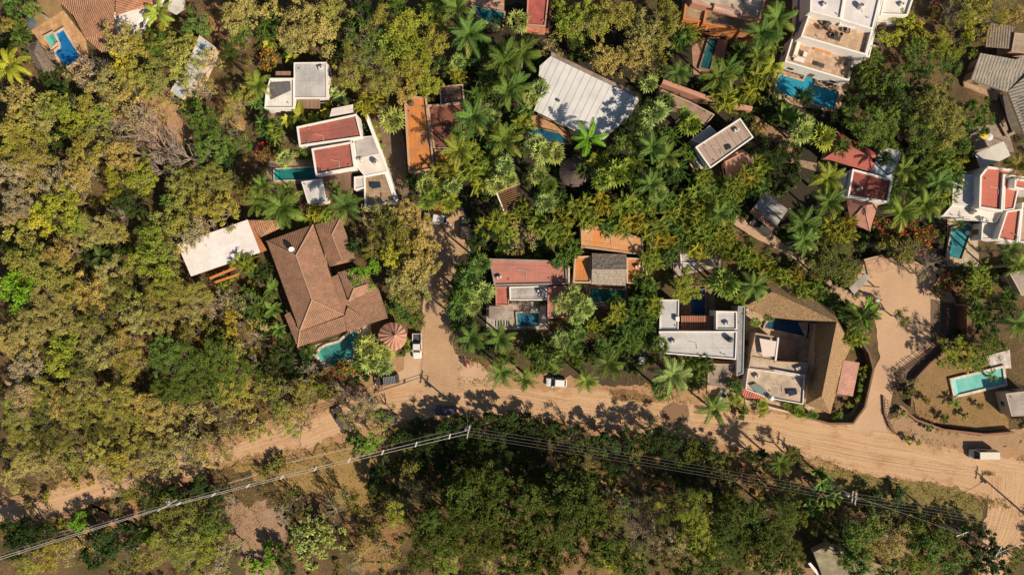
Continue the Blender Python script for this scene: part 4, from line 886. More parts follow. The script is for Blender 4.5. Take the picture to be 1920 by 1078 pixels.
def vehicle(name, label, cat, p, ang, L, W, Ht, color, kind='hatch', roofc=None, rack=False, group=None):
    t = thing(name, label, cat, (0, 0, 0), group)
    paint = carpaint(color); h = L / 2; w = W / 2; belt = Ht * .56
    hood = {'hatch': .26, 'suv': .25, 'van': .12, 'pickup': .26}[kind]
    xs = [(-h, w * .86, .38, belt * .86), (-h + .12, w * .96, .28, belt * .97), (-h + .6, w, .24, belt), (0, w, .22, belt), (h - L * hood, w, .24, belt), (h - L * hood * .5, w * .98, .26, belt * .93), (h - .18, w * .93, .3, belt * .82), (h, w * .8, .4, belt * .7)]
    if kind == 'pickup':   # open bed behind the cab
        bx0, bx1 = -h, -h + L * .36
        g = G(); loft(g, [(bx1 - .02, w, .24, belt)] + xs[3:])
        g.box(((bx0 + bx1) / 2, 0, .5), (bx1 - bx0, W * .96, .35)); body = obj('body', g, paint, t, uv=False)
        gb = G()
        gb.box(((bx0 + bx1) / 2, w * .93, .85), (bx1 - bx0, .12, .5)); gb.box(((bx0 + bx1) / 2, -w * .93, .85), (bx1 - bx0, .12, .5)); gb.box((bx0 + .05, 0, .85), (.1, W * .85, .5))
        obj('bed', gb, paint, t, uv=False); obj('bed_floor', G().box(((bx0 + bx1) / 2, 0, .69), (bx1 - bx0 - .12, W * .84, .03)), plain((.05, .05, .05)), t)
        c0, c1, r0, r1 = bx1 + .02, h - L * hood + .1, bx1 + .2, h - L * hood - .55
    else:
        body = obj('body', loft(G(), xs), paint, t, uv=False)
        c1 = h - L * hood + .15; c0 = -h + .14; r0 = -h + (.55 if kind != 'van' else .2); r1 = c1 - (.8 if kind != 'van' else .55)
    wb, wr = w * .93, w * .76
    cv = [(c0, -wb, belt - .03), (c1, -wb, belt - .03), (c1, wb, belt - .03), (c0, wb, belt - .03), (r0, -wr, Ht), (r1, -wr, Ht), (r1, wr, Ht), (r0, wr, Ht)]
    cab = obj('cabin', G().add(cv, [(0, 1, 5, 4), (1, 2, 6, 5), (2, 3, 7, 6), (3, 0, 4, 7), (4, 5, 6, 7)]), paint, t, uv=False)
    def pane(nm, idx, k=.86, par=cab):
        q = [Vector(cv[i]) for i in idx]; c = sum(q, Vector()) / 4; nn = (q[1] - q[0]).cross(q[2] - q[0]).normalized()
        obj(nm, G().add([c + (v - c) * k + nn * .012 for v in q] + [c + (v - c) * k - nn * .02 for v in q], [(0, 1, 2, 3), (0, 4, 5, 1), (1, 5, 6, 2), (2, 6, 7, 3), (3, 7, 4, 0)]), glass(), par, uv=False)
    pane('windshield', (1, 2, 6, 5)); pane('rear_window', (3, 0, 4, 7)); pane('side_window', (0, 1, 5, 4)); pane('side_window', (2, 3, 7, 6))
    rp = [(r0 + .05, -wr + .05), (r1 - .05, -wr + .05), (r1 - .05, wr - .05), (r0 + .05, wr - .05)]
    obj('roof', G().prism(rp, Ht + .003, Ht + .04), roofc and plain(roofc) or paint, t, uv=False)
    for sxx in (h * .62, -h * .6):
        for sy_ in (w - .08, -w + .08):
            wl = G(); 
            wl.tube([(sxx, sy_ - .12, .33), (sxx, sy_ + .12, .33)], .33, 14); ww = obj('wheel', wl, RUB, t, uv=False)
            obj('rim', G().tube([(sxx, sy_ - .13, .33), (sxx, sy_ + .13, .33)], .18, 10), CHR, ww, uv=False)
    for sy_ in (w * .62, -w * .62):
        obj('headlight', G().box((h - .1, sy_, belt * .66), (.2, .36, .16)), plain((.7, .7, .65), .2), t, uv=False)
        obj('taillight', G().box((-h + .04, sy_ * 1.15, belt * .72), (.12, .2, .22)), plain((.35, .02, .02), .3), t, uv=False)
        obj('mirror', G().box((c1 - .35, math.copysign(w + .09, sy_), belt + .06), (.16, .2, .14)), paint, t, uv=False)
    if rack:
        rk = G()
        for i in range(8): rk.box((r0 + .1 + i * (r1 - r0 - .2) / 7, 0, Ht + .12), (.12, wr * 1.9, .04))
        for s_ in (-1, 1): rk.box(((r0 + r1) / 2, s_ * wr * .95, Ht + .1), (r1 - r0, .06, .08))
        obj('roof_rack', rk, plain((.42, .44, .46), .4, .6), t, uv=False)
    t.location = P(*p); t.rotation_euler.z = math.radians(ang)
    del t['_o']; 
    return t
vehicle('pickup_truck', 'white pickup truck parked beside the round terracotta gazebo', 'pickup', (783, 648), -90, 5.0, 1.85, 1.75, (.68, .66, .63), 'pickup')
vehicle('parked_suv', 'white car parked at the lane head beside a hedge', 'car', (818, 411), 172, 4.6, 1.9, 1.7, (.66, .64, .62), 'suv')
vehicle('parked_suv', 'black car with slatted roof rack parked under the fan palm', 'car', (727, 711), 187, 4.8, 1.9, 1.8, (.015, .017, .02), 'suv', rack=True)
vehicle('parked_car', 'silver white car parked on the main road edge below palms', 'car', (1043, 716), 176, 4.1, 1.75, 1.5, (.78, .79, .78), 'hatch')
vehicle('parked_suv', 'grey car half hidden under the dry tree, left of the roadside bush', 'car', (641, 784), 120, 5.0, 1.95, 1.7, (.045, .045, .05), 'suv')
vehicle('parked_car', 'dark grey car under a green branch, right of the dry tree', 'car', (727, 783), 172, 4.3, 1.8, 1.55, (.06, .06, .06), 'hatch')
vehicle('parked_car', 'dark blue car standing in tree shade left of the utility pole', 'car', (836, 769), 178, 4.4, 1.8, 1.5, (.01, .03, .09), 'hatch')
vehicle('parked_car', 'dark car in deep shade at the right side of the lane', 'car', (872, 430), 85, 4.2, 1.8, 1.5, (.02, .022, .025), 'hatch')
vehicle('parked_suv', 'dark car with pale bonnet under the carport by the footpath', 'car', (1425, 427), 142, 4.7, 1.9, 1.7, (.03, .04, .045), 'suv', roofc=(.03, .03, .03))
vehicle('parked_van', 'white van parked alone on the sandy roadside, lower right', 'van', (1838, 849), 180, 5.2, 1.9, 2.1, (.68, .62, .54), 'van')
vehicle('parked_car', 'small white car in the shaded yard left of the grey modern house', 'car', (1200, 668), 90, 2.9, 1.5, 1.5, (.4, .43, .45), 'hatch')
vehicle('parked_car', 'silver car half under palm fronds beside the main road', 'car', (1350, 745), 68, 3.6, 1.7, 1.5, (.4, .45, .45), 'hatch')
vehicle('parked_van', 'red-orange truck cab under the hedge at the lane head', 'truck', (815, 400), 172, 4.0, 1.8, 1.9, (.45, .09, .02), 'van').location = P(831, 388)  # made-up vehicle shape for a red-orange strip, probably a plant
# quad bike
q = thing('quad_bike', 'small red and black quad bike parked on the sandy corner', 'quad bike', (0, 0, 0))
obj('body', loft(G(), [(-.8, .2, .45, .75), (-.3, .25, .4, .95), (.2, .22, .4, .9), (.7, .3, .45, .8), (.95, .2, .5, .7)]), carpaint((.4, .02, .02)), q, uv=False)
obj('saddle', loft(G(), [(-.6, .15, .92, 1.02), (0, .2, .9, 1.05), (.2, .12, .9, 1.0)]), RUB, q, uv=False)
obj('handlebar', G().tube([(.35, -.4, 1.1), (.45, 0, 1.0), (.35, .4, 1.1)], .03), RUB, q, uv=False)
for a in (-.6, .6):
    for c in (-.45, .45): obj('wheel', G().tube([(a, c - .12, .28), (a, c + .12, .28)], .28, 12), RUB, q, uv=False)
q.location = P(872, 679); q.rotation_euler.z = math.radians(-40); del q['_o']

# ------------------------------------------------------------------ terrace furniture
WICK = plain((.17, .115, .08), .8); CUSH = plain((.62, .56, .5), .9); WOODF = plain((.2, .11, .06), .7)
def at(t, p, ang, z=0.0):
    t.location = P(p[0], p[1], z); t.rotation_euler.z = math.radians(ang)
    if '_o' in t: del t['_o']
    return t
lp = thing('sun_lounger', None, 'sun lounger', (0, 0, 0), 'sun loungers beside the wide blue pool')
obj('frame', G().box((0, 0, .28), (1.9, .66, .07)), WICK, lp, uv=False); obj('mattress', G().box((-.3, 0, .37), (1.25, .6, .1)), plain((.16, .12, .1), .9), lp, uv=False)
obj('backrest', G().box((.62, 0, .52), (.72, .6, .09), 0, -.5), plain((.16, .12, .1), .9), lp, uv=False)
for a in (-.8, .8):
    for c in (-.26, .26): obj('leg', G().box((a, c, .125), (.06, .06, .24)), WICK, lp, uv=False)
def copies(proto, spots, look):
    for i, s_ in enumerate(spots):
        o = proto if i == 0 else copy_tree(proto); at(o, s_[:2], s_[2], s_[3] if len(s_) > 3 else 0); AUTO.append((o, look, s_[0], s_[1]))
copies(lp, [(1474, 127, 74), (1481, 129, 74), (1490, 132, 74), (1497, 134, 74), (1504, 137, 74), (1540, 148, 74), (1548, 150, 74), (1556, 152, 74), (1563, 155, 74), (1571, 158, 74)], 'dark sun lounger')
ep = thing('egg_chair', None, 'chair', (0, 0, 0), 'round wicker chairs on the upper terrace')
obj('seat', G().lathe((0, 0, .3), [(.35, 0), (.5, .08), (.55, .25), (.5, .22), (.35, .12), (.05, .1)], 14), WICK, ep, uv=False)
obj('backrest', G().add([(.1 + .45 * math.cos(a) * 1, .45 * math.sin(a), .5 + z) for z in (0, .5) for a in [(-1.3 + 2.6 * i / 8) for i in range(9)]], [(i, i + 1, i + 10, i + 9) for i in range(8)]), WICK, ep, uv=False)
obj('leg', G().lathe((0, 0, 0), [(.3, 0), (.12, .06), (.1, .3)], 10), WICK, ep, uv=False)
ep.scale = (.8, .8, .8)
copies(ep, [(1540, 42, 20, 5.63), (1548, 47, 60, 5.63), (1537, 54, 140, 5.63), (1552, 56, 200, 5.63), (1561, 62, 250, 5.63), (1557, 68, 330, 5.63), (1580, 58, 20, 5.63), (1588, 61, 100, 5.63), (1573, 68, 45, 5.63)], 'brown round wicker chair')
tp = thing('terrace_table', None, 'table', (0, 0, 0), 'dark tables on the villa terraces')
obj('tabletop', G().box((0, 0, .72), (1.3, .8, .05)), plain((.07, .06, .055), .4), tp, uv=False)
for a in (-.55, .55):
    for c in (-.3, .3): obj('leg', G().box((a, c, .345), (.06, .06, .69)), WICK, tp, uv=False)
copies(tp, [(1566, 75, -18, 5.63), (1536, 125, -16, 3.23), (1583, 120, 74, 3.23), (1521, 83, -16, 3.23), (1549, 49, 40, 5.63)], 'dark table')
sp = thing('terrace_sofa', 'orange sofa against the upper terrace wall of the white villa', 'sofa', (0, 0, 0))
obj('seat', G().box((0, 0, .3), (3.4, .9, .3)), plain((.6, .24, .04), .9), sp, uv=False); obj('backrest', G().box((0, .4, .55), (3.4, .15, .5)), plain((.6, .24, .04), .9), sp, uv=False); at(sp, (1542, 93), -15, 3.24)
for lab, x, y, a, ln in (('white L-shaped sofa in the lower terrace corner', 1492, 96, 74, 3.0), ('white sofa along the lower terrace front wall', 1497, 114, -16, 2.2), ('white armchair beside the white terrace sofa', 1508, 104, 74, 1.0)):
    so = thing('terrace_sofa' if ln > 1.5 else 'armchair', lab, 'sofa' if ln > 1.5 else 'chair', (0, 0, 0))
    obj('base', G().box((0, 0, .2), (ln, .9, .2)), plain((.3, .22, .16)), so, uv=False); obj('cushion', G().box((0, .02, .38), (ln - .1, .8, .16)), CUSH, so, uv=False); obj('backrest', G().box((0, .4, .55), (ln, .14, .5)), CUSH, so, uv=False); at(so, (x, y), a, 3.24)
# parasol
ps = thing('parasol', 'dark grey octagonal parasol left of the blue pool patio', 'parasol', P(54, 43))
c = Vector(P(54, 43, 2.6)); g = G(); vs = [tuple(c + Vector((0, 0, .35)))] + [(c.x + 1.45 * math.cos(i * math.pi / 4), c.y + 1.45 * math.sin(i * math.pi / 4), c.z - .15) for i in range(8)]
g.add(vs, [(0, i + 1, (i + 1) % 8 + 1) for i in range(8)]); obj('canopy', g, plain((.07, .085, .11), .8), ps, uv=False)
obj('pole', G().tube([P(54, 43, 0)[:2] + (0,), (c.x, c.y, c.z + .3)], .04), WOODF, ps); obj('base', G().lathe((c.x, c.y, 0), [(.3, .02), (.3, .1), (.1, .14)], 12), GYW, ps)
for lab, x, y, r_, zc, cc in (('yellow parasol beside the tent canopy, right side', 1846, 252, 1.0, 2.4, (.6, .38, .03)), ('white parasol at the plaza gate post', 1646, 565, .45, 1.8, (.6, .6, .6)), ('white parasol beside the yellow one, upper right', 1855, 257, .8, 2.3, (.5, .5, .5))):
    ps = thing('parasol', lab, 'parasol', P(x, y)); c = Vector(P(x, y, zc)); k = 10
    g = G().add([tuple(c + Vector((0, 0, r_ * .25)))] + [(c.x + r_ * math.cos(i * 2 * math.pi / k), c.y + r_ * math.sin(i * 2 * math.pi / k), c.z) for i in range(k)], [(0, i + 1, (i + 1) % k + 1) for i in range(k)])
    obj('canopy', g, plain(cc, .8), ps, uv=False); obj('pole', G().tube([(c.x, c.y, 0), (c.x, c.y, c.z)], .04), CHR, ps)
for lab, x, y in (('white plastic water tank on the main tan terrace roof', 1444, 745),):
    tk = thing('water_tank', lab, 'tank', P(x, y, 4.35)); obj('tank', G().lathe(P(x, y, 4.36), [(.45, 0), (.5, .1), (.5, .7), (.3, .85), (.12, .9)], 14), plain((.6, .6, .6)), tk); obj('lid', G().lathe(P(x, y, 5.24), [(.16, 0), (.16, .06)], 12), RUB, tk)

# ------------------------------------------------------------------ poles, wires, fences
CONC = stucco((.45, .42, .38))
def utility_pole(label, top, h, arm_ang, arms=2, tr=True):
    # px of the top given; the base is straight below it
    x, y, _ = P(top[0], top[1], h); t = thing('utility_pole', label, 'pole', (x, y, 0))
    obj('pole', G().tube([(x, y, 0), (x, y, h * .5), (x, y, h)], [.2, .17, .13], 10), CONC, t)
    a = math.radians(arm_ang); d = Vector((math.cos(a), math.sin(a), 0))
    for i in range(arms):
        z = h - .35 - i * 1.1; c = Vector((x, y, z)); L = 1.25 if i == 0 else 1.1
        ar = obj('crossarm', G().beam(c - d * L, c + d * L, .13, .13), plain((.55, .53, .5), .6), t)
        for s_ in (-1, -.35, .45, 1):
            q = c + d * L * s_ * .94; obj('insulator', G().lathe((q.x, q.y, q.z + .07), [(.06, 0), (.09, .06), (.05, .12), (.09, .18), (.04, .26)], 8), plain((.5, .45, .4), .3), ar)
    if tr:
        q = Vector((x, y, h - 2.6)) + Vector((-d.y, d.x, 0)) * .5
        tf = obj('transformer', G().lathe(tuple(q), [(.3, 0), (.33, .1), (.33, .8), (.28, .9)], 12), plain((.42, .42, .4), .5), t)
        obj('bushing', G().lathe((q.x, q.y, q.z + .9), [(.06, 0), (.06, .25)], 8), plain((.3, .2, .15)), tf)
    return Vector((x, y, h)), d
p1, d1 = utility_pole('utility pole with crossarms at the bend of the wires, beside the road', (878, 810), 10.5, 78)
p2, d2 = utility_pole('utility pole with a long crossarm and transformer, lower left', (305, 952), 10.5, 32)
p3, d3 = utility_pole('utility pole beside the grass verge, lower right', (1606, 935), 10.5, 84)
p4, d4 = utility_pole('slim street pole at the bottom right corner', (1875, 1035), 8.0, 60, 1, False)
p5, d5 = utility_pole('utility pole at the right frame edge', (2010, 1005), 10.5, 80)
p6, d6 = utility_pole('utility pole at the left frame edge', (-260, 1130), 10.5, 70)
p7, d7 = utility_pole('thin pole beside the shaded lane', (843, 420), 7.0, 0, 0, False)
p8, d8 = utility_pole('short pole among the bushes right of the verge', (1806, 1002), 7.5, 20, 1, False)
WIRE = plain((.62, .6, .56), .5); WIRED = plain((.24, .225, .2), .5)
def wire(a, b, sag, r_, mat, look, spacers=0):
    pts = []
    for i in range(25):
        t = i / 24; q = a.lerp(b, t); q.z -= sag * 4 * t * (1 - t); pts.append(q)
    o = obj('power_line', G().tube(pts, r_, 5), mat, uv=False); tag(o, None, 'wire', 'power lines between the utility poles'); m = pts[12]
    AUTO.append((o, look, m.x / S + 960, 539 - m.y / S)); return pts
up = Vector((0, 0, 1))
for a, b, da, db in ((p6, p2, d6, d2), (p2, p1, d2, d1)):
    for k, off in enumerate((-.35, .35)):
        wire(a + up * (-.15) + da * off, b + up * (-.15) + db * off, 1.0, .045, plain((.46, .44, .4), .5), 'thick pale power line')
    wire(a + up * -1.1 + da * 1.0, b + up * -1.1 + db * 1.0, 1.3, .03, WIRED, 'thin low power line')
for t in [i / 9 + .05 for i in range(9)]:
    q = p2.lerp(p1, t); q.z -= .15 + 4 * t * (1 - t); dd = d2.lerp(d1, t).normalized()
    sp_ = obj('wire_spacer', G().beam(q - dd * .5, q + dd * .5, .22, .12), plain((.55, .52, .48)), uv=False); tag(sp_, None, 'spacer', 'spacers on the thick power lines'); AUTO.append((sp_, 'small pale wire spacer', q.x / S + 960, 539 - q.y / S))
for a, b, da, db in ((p1, p3, d1, d3), (p3, p5, d3, d5)):
    for off, z, r_ in ((.85, -.1, .016), (.3, -.1, .016), (-.3, -.1, .016), (-.85, -.1, .016)):
        wire(a + up * z + da * off, b + up * z + db * off, 1.1 + abs(off) * .2, r_, WIRED, 'thin grey power line')
wire(p1 + up * -.2, p7 + up * -.3, 1.0, .02, WIRED, 'single thin wire')
wire(p3 + up * -2, p8, .8, .03, WIRED, 'single thin wire'); wire(p5 + up * -2, p4, .6, .04, WIRE, 'single thin wire')
def picket_fence(label, path, n, h, mat, rail=True, post_r=.07, name='fence', lean=0):
    w = [Vector(P(x, y)) for x, y in path]; L = [0]
    for i in range(1, len(w)): L.append(L[-1] + (w[i] - w[i - 1]).length)
    t = thing(name, label, 'fence', tuple(w[0])); r = random.Random(n)
    def pt(s_):
        for i in range(1, len(w)):
            if s_ <= L[i] + 1e-6: return w[i - 1].lerp(w[i], (s_ - L[i - 1]) / (L[i] - L[i - 1]))
        return w[-1]
    for i in range(n):
        q = pt(L[-1] * i / (n - 1)); hh = h * r.uniform(.85, 1.15); e = Vector((r.uniform(-lean, lean), r.uniform(-lean, lean), hh))
        obj('post', G().tube([q, q + e], [post_r, post_r * .85], 6), mat, t)
    if rail:
        for z in (.35, .8):
            obj('rail', G().tube([pt(L[-1] * i / 30) + up * h * z for i in range(31)], .035, 4), mat, t)
picket_fence('wire fence on pale wooden posts along the dry grass strip', [(40, 1005), (175, 985), (300, 945), (390, 915), (470, 892), (520, 870), (640, 842), (700, 828), (770, 812), (800, 812)], 30, 1.3, plain((.55, .46, .38), .9), True, .1)
picket_fence('rustic stake fence along the right side of the sandy plaza', [(1672, 738), (1682, 700), (1720, 672), (1745, 650), (1768, 618), (1770, 580)], 44, 1.5, bark((.14, .09, .06)), True, .08, lean=.25)
picket_fence('stake fence on the outer curve of the island lawn', [(1662, 750), (1660, 775), (1668, 800), (1676, 812)], 14, 1.2, bark((.14, .09, .06)), True, .06, lean=.1)
picket_fence('short fence stakes beside the lower right verge', [(1585, 940), (1640, 957), (1700, 965), (1790, 985)], 8, 1.2, plain((.35, .28, .2), .9), True, .07)
picket_fence('thin rail fence below the island lawn', [(1775, 806), (1830, 815), (1885, 812)], 16, 1.0, bark((.2, .1, .06)), True, .05)
gb_ = thing('entrance_gate', 'timber gate bars lying across the plaza entrance', 'gate', P(1625, 530))
for a, c in (((1590, 533), (1645, 538)), ((1600, 551), (1650, 562))): obj('bar', G().beam(P(*a, 1.6), P(*c, 1.6), .2, .2), bark((.08, .06, .05)), gb_)
for a in ((1592, 533), (1644, 538), (1602, 551), (1649, 562)): obj('post', G().box(P(*a, .8), (.2, .2, 1.6)), bark((.08, .06, .05)), gb_)
# ------------------------------------------------------------------ vegetation
LEAF = leaf(); PALML = leaf(.5, .2); BARK = bark(); BARE = bark((.30, .24, .19)); PALMB = bark((.22, .18, .14))
def np_mesh(name, V, F, tint, mat):
    me = bpy.data.meshes.new(name); k = F.shape[1]
    me.vertices.add(len(V)); me.vertices.foreach_set('co', V.astype(np.float32).ravel())
    me.loops.add(F.size); me.loops.foreach_set('vertex_index', F.astype(np.int32).ravel())
    me.polygons.add(len(F)); me.polygons.foreach_set('loop_start', np.arange(0, F.size, k, dtype=np.int32)); me.polygons.foreach_set('loop_total', np.full(len(F), k, np.int32))
    me.update(calc_edges=True)
    a = me.attributes.new('tint', 'FLOAT', 'FACE'); a.data.foreach_set('value', tint.astype(np.float32)); me.materials.append(mat); return me
def unit(v): return v / (np.linalg.norm(v, axis=-1, keepdims=True) + 1e-9)
def leaves(rng, pos, nrm, size, asp=.55, fold=0.0):
    n = len(pos); nrm = unit(nrm); t = unit(np.cross(nrm, rng.normal(size=(n, 3)))); b = np.cross(nrm, t)
    s = size * rng.uniform(.65, 1.3, (n, 1)); t = t * s; b = b * s * asp * .5
    V = np.stack([pos - t * .5, pos + b - t * .05, pos + t * .5 - nrm * s * .12, pos - b - t * .05], 1).reshape(-1, 3)
    return V, np.arange(4 * n).reshape(n, 4)
def crown_mesh(seed, Rr, kind):
    """leaf clumps through an uneven crown of radius Rr, centre at the origin"""
    rng = np.random.default_rng(seed)
    spec = {'leafy': (3.4, .255), 'fine': (3.8, .19), 'dry': (2.6, .2), 'big': (1.7, .85), 'bush': (3.0, .34), 'flower': (3.4, .26)}[kind]
    nc = int(spec[0] * Rr * Rr * 0.62) + 6
    ang = rng.uniform(0, 6.283, nc); rad = np.sqrt(rng.uniform(0, 1, nc))
    lob = 1 + .2 * np.sin(ang * 2 + rng.uniform(0, 6)) + .17 * np.sin(ang * 3 + rng.uniform(0, 6)) + .13 * np.sin(ang * 5 + rng.uniform(0, 6))
    rr = rad * Rr * lob * .86
    zc = Rr * .55 * np.sqrt(np.clip(1 - rad ** 2, 0, 1)) * rng.uniform(.2, 1.1, nc) + rng.normal(0, .07 * Rr, nc)
    C = np.stack([rr * np.cos(ang), rr * np.sin(ang), zc], 1); cr = rng.uniform(.3, 1.0, nc) * (.6 + .08 * Rr)
    per = int({'leafy': 140, 'fine': 205, 'dry': 80, 'big': 15, 'bush': 80, 'flower': 100}[kind])
    cid = np.repeat(np.arange(nc), per); m = len(cid); d = unit(rng.normal(size=(m, 3))); d[:, 2] = np.where(d[:, 2] < -.25, -d[:, 2] * .6, d[:, 2])
    # every clump is a spray of twigs stretched along its own axis
    ax = unit(np.stack([np.cos(ang) + rng.normal(0, .8, nc), np.sin(ang) + rng.normal(0, .8, nc), rng.uniform(-.1, .7, nc)], 1)); st = rng.uniform(.2, 1.1, nc)
    pos = d * rng.uniform(.15, 1.1, (m, 1)) ** .7; al = (pos * ax[cid]).sum(1, keepdims=True); pos = pos + ax[cid] * al * st[cid, None]
    if kind != 'big':     # leaves gather on little twigs inside the clump
        tw = 9; tdir = unit(rng.normal(size=(nc, tw, 3)) + ax[:, None, :] * .7 + np.array([0, 0, .35])); ti = rng.integers(0, tw, m); u_ = rng.uniform(.2, 1.25, (m, 1)); on = (rng.uniform(0, 1, (m, 1)) < .62)
        pos = np.where(on, tdir[cid, ti] * u_ + rng.normal(0, .13, (m, 3)), pos)
    pos = C[cid] + pos * cr[cid, None] * np.array([1, 1, .75])
    nr = d * .55 + np.array([.15, -.13, .9]) + rng.normal(0, .5, d.shape)
    V, F = leaves(rng, pos, nr, spec[1] * (1.0, .8, 1.3, 1.0)[seed % 4], .6 if kind != 'big' else .4)
    ct = rng.uniform(0, 1, nc); tint = np.clip(ct[cid] * .4 + rng.uniform(0, .6, m), 0, 1)
    keep = rng.uniform(0, 1, len(F)) < {'dry': .5, 'fine': .9}.get(kind, 1.0)
    return V, F[keep], tint[keep]
def branches(seed, Rr, h, mat, n_main=5, levels=3, r0=.2, flat_=.5, dense=3):
    r = random.Random(seed); g = G()
    top = Vector((r.uniform(-.3, .3), r.uniform(-.3, .3), h * .45)); g.tube([(0, 0, 0), top * .5, top], [r0, r0 * .85, r0 * .7], 7)
    def grow(p, d, L, rad, lv):
        n = 3; pts = [p]; q = p; dd = d.copy()
        for i in range(n):
            dd = (dd + Vector((r.uniform(-.35, .35), r.uniform(-.35, .35), r.uniform(-.12, .3)))).normalized(); q = q + dd * L / n; pts.append(q)
        g.tube(pts, [rad * (1 - .18 * i) for i in range(n + 1)], 5 if lv > 1 else 4, cap=False)
        if lv > 0:
            for k in range(dense):
                s = r.choice([1, 2, 3]); a = r.uniform(-1, 1); nd = Vector((dd.x * math.cos(a) - dd.y * math.sin(a), dd.x * math.sin(a) + dd.y * math.cos(a), dd.z + r.uniform(-.25, .4))).normalized()
                grow(pts[s], nd, L * r.uniform(.5, .75), rad * .55, lv - 1)
    for k in range(n_main):
        a = 2 * math.pi * k / n_main + r.uniform(-.4, .4); d = Vector((math.cos(a), math.sin(a), r.uniform(.5, 1.1) * flat_ * 1.4)).normalized()
        grow(top, d, Rr * .62, r0 * .55, levels)
    me = bpy.data.meshes.new('limbs'); me.from_pydata([tuple(v) for v in g.v], [], g.f); me.update(); me.materials.append(mat); return me
def frond_geo(rng, az, e0, e1, L, nleaf, lw, ll, base=(0, 0, 0), petiole=.12, vee=.25, sweep=.6, droop=.35, segs=8):
    """one pinnate frond: rachis strip + leaflets on both sides"""
    V = []; F = []; base = np.array(base, float)
    h = np.array([math.cos(az), math.sin(az), 0]); sd = np.array([-h[1], h[0], 0]); up = np.array([0, 0, 1.0])
    ts = np.linspace(0, 1, 24); el = e0 + (e1 - e0) * ts ** 1.3; step = L / 23
    P_ = [base]
    for i in range(23): P_.append(P_[-1] + (h * math.cos(el[i]) + up * math.sin(el[i])) * step)
    P_ = np.array(P_); side_b = rng.normal(0, .12) 
    P_ = P_ + sd * (ts[:, None] ** 2) * side_b * L
    # rachis
    for i in range(0, 23, 3):
        j = min(i + 3, 23); w = .05 * (1 - ts[i] * .7)
        b = len(V); V += [P_[i] - sd * w, P_[i] + sd * w, P_[j] + sd * w * .8, P_[j] - sd * w * .8]; F.append((b, b + 1, b + 2, b + 3))
    for k in range(nleaf):
        t = petiole + (1 - petiole) * (k + .5) / nleaf; x = t * 23; i = min(int(x), 22); p = P_[i] + (P_[i + 1] - P_[i]) * (x - i)
        f = unit(P_[i + 1] - P_[i]); nn = unit(np.cross(f, sd)); nn = nn if nn[2] > 0 else -nn
        ln = ll * (math.sin(math.pi * min(1, (t * .86 + .14))) ** .6) * rng.uniform(.85, 1.1)
        for s_ in (-1, 1):
            sw = sweep + .5 * t
            d = unit(sd * s_ * math.cos(sw) + f * math.sin(sw) + nn * vee + rng.normal(0, .07, 3)); tip = p + d * ln + np.array([0, 0, -droop * ln])
            mid = p + d * ln * .5; w = f * lw * .5; b = len(V)
            V += [p - w, p + w, mid + w * 1.1, mid - w * 1.1, tip]; F += [(b, b + 1, b + 2, b + 3), (b + 3, b + 2, b + 4, b + 4)]
    return V, F
